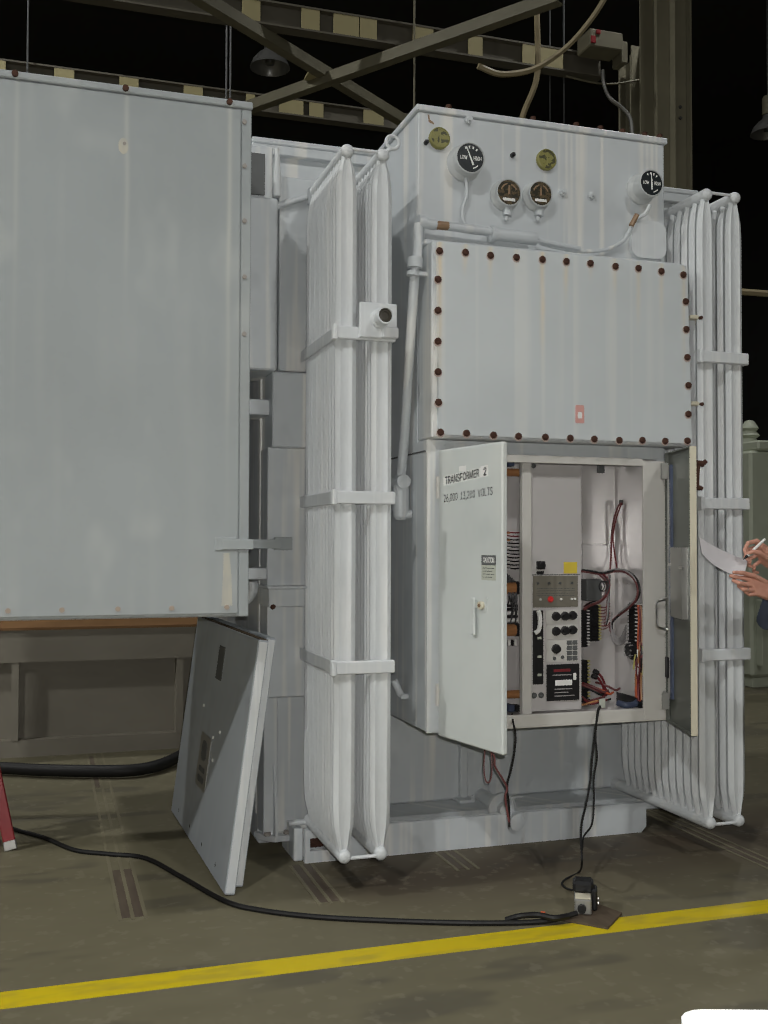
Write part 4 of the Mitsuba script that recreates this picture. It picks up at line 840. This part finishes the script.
add(k + '__strap', cat_(cbox(0.705, bx1_ + 0.016, by0_ - 0.014, by0_ - 0.006, zs0, zs1, 0.002), cbox(bx1_ + 0.004, bx1_ + 0.016, by0_ - 0.012, 5.02, zs0, zs1, 0.002), cbox(bx1_ + 0.004, 1.095, 5.01, 5.022, zs0, zs1, 0.002), cbox(1.065, 1.152, 5.02, 5.058, zs0 - 0.008, zs1 + 0.012, 0.003)), BOXP, number=False)
tag(k, 'large flat grey sheet metal box filling the left side, strapped to the transformer', 'metal box')

# ------------------------------------------------------------------ two removed panels leaning at the tank corner
def lean(name, P0, P1, TL, h, th, label, extras):
    P0, P1 = np.array(P0, float), np.array(P1, float)
    e = (P1 - P0); L = np.linalg.norm(e); e /= L
    right = np.cross(e, (0, 0, 1)); right = right if right[0] > 0 else -right
    up = np.array((0, 0, math.sqrt(1 - TL * TL))) + right * TL
    tdir = np.cross(up, e); tdir = tdir if tdir[0] > 0 else -tdir
    k = nm(name)
    zoff = TL * th
    O = P0 + np.array((0, 0, zoff + 0.001))
    m = cbox(0, L, 0, th, 0, h, 0.005); m.apply_transform(M(e, tdir, up, O)); m.fix_normals()
    add(k + '__sheet', m, PANELP, number=False)
    rim = cbox(-0.003, 0.0, 0.004, th - 0.004, 0.01, h - 0.01, 0.001); rim.apply_transform(M(e, tdir, up, O)); rim.fix_normals()
    add(k + '__edge', rim, RADP, number=False, label='pale edge')
    def put(m):
        m = m.copy(); m.apply_transform(M(e, tdir, up, O)); m.fix_normals(); return m
    if extras:
        add(k + '__dark_label', put(cbox(0.66, 0.80, -0.003, 0.002, h - 0.27, h - 0.10, 0.001)), DKGREY, number=False)
        npz, npx = 0.42, 0.82
        nameplate = rrect(0.26, 0.27, 0.02)
        m = trimesh.creation.extrude_polygon(nameplate, 0.005, engine='earcut'); m.apply_transform(M((1, 0, 0), (0, 0, 1), (0, -1, 0), (npx, 0.001, npz)))
        add(k + '__nameplate', put(m), GALV, number=False, label='dull metal nameplate')
        for (cx, cz, w, hh) in ((0.0, 0.055, 0.13, 0.10), (0.0, -0.04, 0.15, 0.025), (0.0, -0.09, 0.15, 0.03)):
            m = trimesh.creation.extrude_polygon(rrect(w, hh, hh * 0.45), 0.002, engine='earcut'); m.apply_transform(M((1, 0, 0), (0, 0, 1), (0, -1, 0), (npx + cx, -0.0042, npz + cz)))
            add(k + '__nameplate_print', put(m), DKGREY)
        top = put(cbox(0.002, L - 0.002, 0.003, th - 0.003, h - 0.001, h + 0.0015, 0.0005)); add(k + '__top_edge', top, WOOD, number=False, label='rusty brown top edge')
        for (a, b) in ((0.25, 0.06), (0.60, 0.06), (0.95, 0.06), (1.30, 0.06)):
            add(k + '__hole', put(cyl((a, 0.001, b), (a, -0.001, b), 0.010, 8)), DKGREY)
        for (a, b) in ((0.52, 0.62), (0.66, 0.57), (1.0, 0.68), (0.60, 0.47)):
            add(k + '__stud', put(cyl((a, 0, b), (a, -0.006, b), 0.008, 8)), STRIPE)
    tag(k, label, 'panel')
    return k
lean('removed_cover_panel', (0.766, 4.625, 0), (0.709, 6.157, 0), 0.13, 1.12, 0.047, 'removed grey cover panel with a nameplate, outer one of two leaning at the tank corner', True)
lean('removed_cover_panel', (0.821, 4.722, 0), (0.764, 6.22, 0), 0.13, 1.12, 0.045, 'removed grey cover panel hidden behind the outer one, leaning at the tank corner', False)

# ------------------------------------------------------------------ floor things
add('extension_cord', tube([(-0.370, 6.218, 0.012), (-0.238, 6.135, 0.012), (-0.105, 5.948, 0.012), (0.021, 5.771, 0.012), (0.163, 5.504, 0.012), (0.325, 5.383, 0.012), (0.484, 5.265, 0.012), (0.612, 4.935, 0.012), (0.751, 4.545, 0.012), (0.876, 4.384, 0.012), (1.095, 4.229, 0.012), (1.393, 4.088, 0.012), (1.695, 3.970, 0.012), (1.954, 3.906, 0.014), (2.100, 3.909, 0.030)], 0.011, 8), RUBBER, label='long black extension cord snaking over the floor to the small outlet box', cat='cord')
add('cord_end', tube([(1.808, 3.967, 0.013), (1.855, 3.934, 0.035), (1.929, 3.920, 0.036), (1.976, 3.870, 0.036), (2.043, 3.879, 0.034)], 0.012, 8), RUBBER, label='short black cord end lying over the extension cord at the outlet box', cat='cord')
add('cord_end__tape', tube([(1.943, 3.922, 0.036), (1.956, 3.912, 0.036)], 0.0135, 8), ORANGEW, label='orange tape')
bpz = [(2.030, 3.923, 0.000), (2.167, 3.776, 0.000), (2.310, 3.909, 0.000), (2.270, 4.022, 0.000)]
add('wooden_board', ext([(p[0], p[1]) for p in bpz], (0, 0, 0.0015), (1, 0, 0), (0, 1, 0), 0.009), WOOD, flat=True, label='small dark thin board lying on the yellow line under the outlet box', cat='board')
k = nm('outlet_box')
o = np.array((2.139, 3.929, 0.011)); ang = math.radians(28)
bxa, bya = np.array((math.cos(ang), -math.sin(ang), 0)), np.array((math.sin(ang), math.cos(ang), 0))
def ob(m): m = m.copy(); m.apply_transform(M(bxa, bya, EZ, o)); return m
add(k + '__box', ob(cbox(-0.035, 0.035, 0.0, 0.12, 0.0, 0.062, 0.005)), GALV, number=False)
add(k + '__face', ob(cbox(-0.032, 0.032, 0.004, 0.07, 0.062, 0.068, 0.002)), CREAM, number=False, label='cream outlet face')
add(k + '__plug', ob(cat_(cbox(-0.042, 0.045, 0.06, 0.15, 0.068, 0.115, 0.012), cbox(0.036, 0.06, 0.05, 0.13, 0.0, 0.09, 0.008))), BLACK, number=False, label='black plug')
add(k + '__screw', ob(cyl((0.061, 0.07, 0.03), (0.066, 0.07, 0.03), 0.008, 8)), CHROME)
add(k + '__screw', ob(cyl((0.061, 0.085, 0.045), (0.066, 0.085, 0.045), 0.006, 8)), CHROME)
add(k + '__cord_grip', ob(cyl((-0.005, -0.022, 0.028), (-0.005, 0.0, 0.028), 0.017, 12)), RUBBER, number=False)
tag(k, 'small grey outlet box with black plugs on the floor at the yellow line', 'outlet box')
add('hanging_lead', tube([(2.600, 4.600, 0.751), (2.502, 4.450, 0.750), (2.483, 4.440, 0.644), (2.461, 4.430, 0.530), (2.447, 4.420, 0.440), (2.390, 4.360, 0.342), (2.337, 4.300, 0.284), (2.299, 4.240, 0.222), (2.260, 4.160, 0.151), (2.403, 4.452, 0.008), (2.296, 4.378, 0.008), (2.245, 4.319, 0.008), (2.236, 4.244, 0.010), (2.185, 4.040, 0.070), (2.167, 3.937, 0.100)], 0.0048, 8), RUBBER, label='thin black lead hanging from the cabinet down to the outlet box', cat='cord')
add('hanging_lead', tube([(2.603, 4.600, 0.746), (2.505, 4.447, 0.750), (2.480, 4.430, 0.646), (2.482, 4.420, 0.545), (2.465, 4.420, 0.448), (2.443, 4.380, 0.357), (2.399, 4.320, 0.265), (2.330, 4.270, 0.229), (2.288, 4.210, 0.187)], 0.0042, 8), RUBBER, label='second thin black lead twisted beside the one hanging to the outlet box', cat='cord')
add('hanging_lead', tube([(2.138, 4.620, 0.731), (2.069, 4.460, 0.722), (2.072, 4.440, 0.666), (2.062, 4.430, 0.591), (2.045, 4.430, 0.510), (2.025, 4.430, 0.439), (2.034, 4.430, 0.347), (2.037, 4.430, 0.252)], 0.0048, 8), RUBBER, label='black lead hanging below the left cabinet door edge, ending above the drain valve', cat='cord')
add('hanging_lead', tube([(1.80, 4.56, 0.73), (1.80, 4.47, 0.68), (1.945, 4.430, 0.598), (1.960, 4.420, 0.535), (1.995, 4.420, 0.479), (2.020, 4.420, 0.432), (2.012, 4.420, 0.387), (2.030, 4.420, 0.278)], 0.0048, 8), PINKW, label='dark red lead hanging below the left cabinet door, joined to the black lead', cat='cord')
add('hanging_lead', tube([(1.915, 4.430, 0.617), (1.906, 4.420, 0.530), (1.916, 4.420, 0.471), (1.936, 4.420, 0.469), (1.946, 4.420, 0.527), (1.945, 4.430, 0.607)], 0.003, 8), PINKW, label='thin dark red wire loop hanging below the bottom edge of the left cabinet door', cat='cord')
# red ladder leg at the left edge
k = nm('red_stepladder')
def bar(p, q, w, t, mat, part, **kw):
    p, q = np.array(p, float), np.array(q, float); d = q - p; L = np.linalg.norm(d); d /= L
    s = np.cross(d, (0, 1, 0)); s /= np.linalg.norm(s); m = cbox(-w / 2, w / 2, -t / 2, t / 2, 0, L, 0.004); m.apply_transform(M(s, np.cross(d, s), d, p)); m.fix_normals()
    add(k + '__' + part, m, mat, **kw)
fa = np.array((-0.141, 5.642, 0.000)); fb = fa + (-0.42, 0.12, 0); tp = fa + (-0.23, 0.17, 1.05); tq = tp + (-0.30, 0.09, 0)
fc, fd = fa + (-0.19, 0.66, 0), fb + (-0.19, 0.66, 0)
for p, q in ((fa, tp), (fb, tq), (fc, tp + (0, 0.02, 0)), (fd, tq + (0, 0.02, 0))):
    d = (np.array(q) - p); bar(p + d * 0.04, q, 0.058, 0.03, RED, 'rail'); bar(p, p + d * 0.045, 0.062, 0.036, GALV, 'foot')
for s in (0.28, 0.52, 0.76):
    a, b = fa + (tp - fa) * s, fb + (tq - fb) * s; add(k + '__step', cbox(min(a[0], b[0]) + 0.0, max(a[0], b[0]), a[1] - 0.02, a[1] + 0.10, a[2] - 0.02, a[2] + 0.005, 0.004), GALV)
add(k + '__top_cap', cbox(tq[0] - 0.05, tp[0] + 0.05, tp[1] - 0.08, tp[1] + 0.16, 1.05, 1.09, 0.01), RED, number=False)
tag(k, 'low red stepladder with a bright foot at the left edge of the picture', 'ladder')
# white table corner near the camera
k = nm('white_table')
m = trimesh.creation.extrude_polygon(rrect(1.5, 0.76, 0.05), 0.04, engine='earcut'); m.apply_translation((0.75, -0.38, 0.69)); TROT = trimesh.transformations.rotation_matrix(math.radians(-19), (0, 0, 1)); TROT[:2, 3] = (1.066, 1.628); m.apply_transform(TROT)
add(k + '__tabletop', m, WPLASTIC, smooth=40, number=False)
for x in (0.12, 1.38):
    for y in (-0.65, -0.10):
        q = cyl((x, y, 0), (x, y, 0.69), 0.016, 12); q.apply_transform(TROT); add(k + '__leg', q, GALV)
tag(k, 'white plastic table whose corner shows at the bottom right edge', 'table')

# ------------------------------------------------------------------ the person at the right edge
def sph(p, r, n=20): return m3d.Manifold.sphere(r, n).translate([float(v) for v in p])
def bones(bs, refine=0.012, it=12):
    parts = []
    for b in bs:
        parts.append(m3d.Manifold.batch_hull([sph(p, r) for p, r in b]))
    mm = m3d.Manifold.batch_boolean(parts, m3d.OpType.Add)
    mm = mm.refine_to_length(refine)
    me = mm.to_mesh(); t = trimesh.Trimesh(np.array(me.vert_properties[:, :3]), np.array(me.tri_verts), process=True)
    old = np.array(t.vertices)
    trimesh.smoothing.filter_taubin(t, lamb=0.5, nu=0.53, iterations=it)
    new = np.array(t.vertices); far = ~np.isfinite(new).all(1) | (np.linalg.norm(new - old, axis=1) > 0.6 * refine + 0.001)
    t.vertices = np.where(far[:, None], old, new)
    return t
k = nm('person')
WL, WR = np.array((3.148, 3.970, 1.309)), np.array((3.279, 4.120, 1.426))
EL, ER = np.array((3.44, 3.86, 1.16)), np.array((3.44, 4.42, 1.17))
SL, SR = np.array((3.60, 3.90, 1.45)), np.array((3.60, 4.30, 1.45))
cx, cy = 3.62, 4.10
def chain(ps, rs): return [((ps[i], rs[i]), (ps[i + 1], rs[i + 1])) for i in range(len(ps) - 1)]
# head, neck and both hands with the bare forearm ends are skin
head = [[((cx, cy, 1.68), 0.088), ((cx - 0.02, cy, 1.62), 0.070), ((cx - 0.045, cy, 1.575), 0.045), ((cx + 0.03, cy, 1.69), 0.085)],
        [((cx + 0.015, cy, 1.40), 0.060), ((cx, cy, 1.60), 0.052)],
        [((cx - 0.088, cy, 1.665), 0.010), ((cx - 0.106, cy, 1.632), 0.013), ((cx - 0.085, cy, 1.625), 0.014)],
        [((cx, cy - 0.083, 1.66), 0.016), ((cx + 0.005, cy - 0.083, 1.63), 0.012)], [((cx, cy + 0.083, 1.66), 0.016), ((cx + 0.005, cy + 0.083, 1.63), 0.012)],
        [((cx - 0.076, cy - 0.022, 1.594), 0.010), ((cx - 0.080, cy, 1.594), 0.012), ((cx - 0.076, cy + 0.022, 1.594), 0.010)]]
add(k + '__head', bones(head, 0.010, 8), SKIN, smooth=60, number=False)
for s in (-1, 1):
    add(k + '__eye', trimesh.creation.icosphere(2, 0.0125).apply_translation((cx - 0.082, cy + s * 0.031, 1.668)), WHITE)
    add(k + '__iris', trimesh.creation.icosphere(2, 0.0065).apply_translation((cx - 0.0895, cy + s * 0.031, 1.667)), INK)
add(k + '__hair', bones([[((cx + 0.02, cy, 1.72), 0.088), ((cx + 0.04, cy, 1.68), 0.086)], [((cx - 0.045, cy, 1.745), 0.045), ((cx + 0.03, cy, 1.73), 0.08)]], 0.015, 6), HAIR, smooth=60, number=False)
def hand(fing, palm, w, e, name, lab):
    bs = [[(q, r) for q, r in palm]]
    for ps, rs in fing: bs += chain([np.array(p) for p in ps], rs)
    bs += chain([w, w + (e - w) * 0.35, w + (e - w) * 0.7], [0.028, 0.033, 0.038])
    t = bones(bs, 0.0035, 6)
    add(f'{k}__{name}', t, SKIN, smooth=60, number=False, label=lab)
# left hand: nearer, holds the paper from below, thumb along its edge
lf = [([(2.958, 3.930, 1.393), (2.898, 3.925, 1.402), (2.888, 3.955, 1.406), (2.921, 3.985, 1.411)], [0.0105, 0.009, 0.008, 0.0068]),
      ([(2.960, 3.925, 1.367), (2.897, 3.910, 1.376), (2.894, 3.945, 1.386), (2.928, 3.980, 1.398)], [0.0108, 0.0094, 0.0084, 0.007]),
      ([(2.979, 3.930, 1.344), (2.923, 3.915, 1.348), (2.920, 3.945, 1.362), (2.948, 3.980, 1.378)], [0.0105, 0.0092, 0.0082, 0.0068]),
      ([(3.013, 3.940, 1.326), (2.966, 3.930, 1.324), (2.961, 3.955, 1.337), (2.984, 3.985, 1.351)], [0.0098, 0.0084, 0.0075, 0.0064]),
      ([(3.083, 3.955, 1.369), (2.986, 3.925, 1.406), (2.921, 3.915, 1.420), (2.871, 3.910, 1.423)], [0.014, 0.0115, 0.0098, 0.0075])]
hand(lf, [((2.958, 3.930, 1.393), 0.011), ((3.013, 3.940, 1.326), 0.011), ((3.112, 3.965, 1.350), 0.019), ((3.132, 3.970, 1.305), 0.022)], WL, EL, 'left_hand', 'left hand holding the paper')
rc = np.array((2.939, 3.915, 1.354)); rt = trimesh.creation.torus(0.0108, 0.0018, 20, 8); dd = np.array((2.979, 3.930, 1.344)) - np.array((2.923, 3.915, 1.348)); dd /= np.linalg.norm(dd)
aa = np.cross(dd, (0, 0, 1)); aa /= np.linalg.norm(aa); rt.apply_transform(M(aa, np.cross(dd, aa), dd, rc)); add(k + '__ring', rt, CHROME, number=False, label='bright finger ring')
rf = [([(3.129, 4.090, 1.561), (3.065, 4.070, 1.552), (3.031, 4.050, 1.520), (3.038, 4.045, 1.495)], [0.0105, 0.0094, 0.0084, 0.0070]),
      ([(3.141, 4.120, 1.529), (3.082, 4.100, 1.520), (3.051, 4.070, 1.488), (3.062, 4.060, 1.472)], [0.0108, 0.0095, 0.0085, 0.0072]),
      ([(3.167, 4.140, 1.496), (3.113, 4.120, 1.480), (3.092, 4.100, 1.448), (3.107, 4.090, 1.441)], [0.0105, 0.0092, 0.0083, 0.0070]),
      ([(3.197, 4.150, 1.468), (3.150, 4.140, 1.447), (3.135, 4.120, 1.417), (3.149, 4.110, 1.415)], [0.0098, 0.0085, 0.0076, 0.0066]),
      ([(3.177, 4.060, 1.469), (3.099, 4.030, 1.506), (3.062, 4.030, 1.513), (3.038, 4.035, 1.504)], [0.0135, 0.0112, 0.0098, 0.0078])]
hand(rf, [((3.129, 4.090, 1.561), 0.0115), ((3.197, 4.150, 1.468), 0.011), ((3.225, 4.100, 1.492), 0.020), ((3.257, 4.120, 1.431), 0.022)], WR, ER, 'right_hand', 'right hand holding a pen')
def sleeve(w, e, s): return bones(chain([w + (e - w) * 0.5, e, s], [0.045, 0.052, 0.062]), 0.016, 8)
torso = bones([[(SL, 0.068), (SR, 0.068), ((cx + 0.01, cy - 0.06, 1.20), 0.135), ((cx + 0.01, cy + 0.06, 1.20), 0.135)], [((cx + 0.01, cy - 0.06, 1.20), 0.135), ((cx + 0.01, cy + 0.06, 1.20), 0.135), ((cx + 0.01, cy - 0.07, 0.94), 0.125), ((cx + 0.01, cy + 0.07, 0.94), 0.125)],
               [(SL, 0.066), ((cx + 0.01, cy, 1.44), 0.075), (SR, 0.066)]] + chain([WL + (EL - WL) * 0.5, EL, SL], [0.043, 0.052, 0.064]) + chain([WR + (ER - WR) * 0.5, ER, SR], [0.043, 0.052, 0.064]), 0.018, 10)
add(k + '__shirt', torso, SHIRT, smooth=60, number=False, label='dark blue shirt')
legs = bones([[((cx + 0.01, cy - 0.07, 0.95), 0.122), ((cx + 0.01, cy + 0.07, 0.95), 0.122), ((cx + 0.01, cy, 0.86), 0.13)]] + sum([chain([np.array((cx + 0.01, cy + s * 0.085, 0.88)), np.array((cx, cy + s * 0.10, 0.49)), np.array((cx + 0.02, cy + s * 0.11, 0.10))], [0.092, 0.064, 0.052]) for s in (-1, 1)], []), 0.02, 10)
add(k + '__trousers', legs, TROUSER, smooth=60, number=False, label='dark trousers')
for s in (-1, 1):
    add(k + '__shoe', bones([[((cx + 0.05, cy + s * 0.11, 0.045), 0.042), ((cx - 0.09, cy + s * 0.115, 0.035), 0.033), ((cx - 0.16, cy + s * 0.12, 0.030), 0.028)]], 0.015, 4), RUBBER, smooth=60)
tag(k, 'person in a dark shirt at the right edge, hands holding paper and pen', 'person')
# sheet of paper and pen
nu, nv = 14, 8
An, Bn, Cn = np.array((2.956, 3.955, 1.405)), np.array((2.823, 3.950, 1.428)), np.array((2.743, 3.960, 1.507))
Af, Bf, Cf = np.array((3.125, 4.150, 1.473)), np.array((2.983, 4.150, 1.505)), np.array((2.853, 4.140, 1.579))
V = []
for i in range(nu + 1):
    t = i / nu
    qn = An * (1 - t) ** 2 + 2 * t * (1 - t) * (Bn + (0, 0, -0.012)) + Cn * t * t
    qf = Af * (1 - t) ** 2 + 2 * t * (1 - t) * Bf + Cf * t * t
    for j in range(nv + 1):
        s = j / nv; V.append(qn * (1 - s) + qf * s)
V = np.array(V); m_ = (nv + 1)
top, bot = V + (0, 0, 0.0006), V - (0, 0, 0.0006)
F_ = []
for i in range(nu):
    for j in range(nv):
        a, b, c, d = i * m_ + j, (i + 1) * m_ + j, (i + 1) * m_ + j + 1, i * m_ + j + 1
        F_ += [(a, b, c), (a, c, d), (a + len(V), c + len(V), b + len(V)), (a + len(V), d + len(V), c + len(V))]
def side(ids):
    for a, b in zip(ids[:-1], ids[1:]): F_.extend([(a, a + len(V), b), (b, a + len(V), b + len(V))])
side([i * m_ for i in range(nu + 1)]); side([i * m_ + nv for i in range(nu + 1)]); side(list(range(m_))); side([nu * m_ + j for j in range(m_)])
add('paper_sheet', trimesh.Trimesh(np.vstack([top, bot]), F_, process=False), PAPER, smooth=40, label='sheet of paper held in the hand at the right edge', cat='paper')
k = nm('pen')
pa, pb = np.array((3.010, 4.030, 1.477)), np.array((3.120, 4.050, 1.552)); pd = (pb - pa) / np.linalg.norm(pb - pa); PL = np.linalg.norm(pb - pa)
add(k + '__barrel', lathe([(0, 0.025), (0.0062, 0.025), (0.0066, PL * 0.6), (0.006, PL + 0.03), (0, PL + 0.032)], pa, pd, 14), WHITE, number=False)
add(k + '__tip', lathe([(0, 0), (0.0015, 0.0), (0.0066, 0.022), (0.0066, 0.028), (0, 0.028)], pa, pd, 14), BLACK, number=False)
tag(k, 'white pen with a black tip in the writing hand', 'pen')
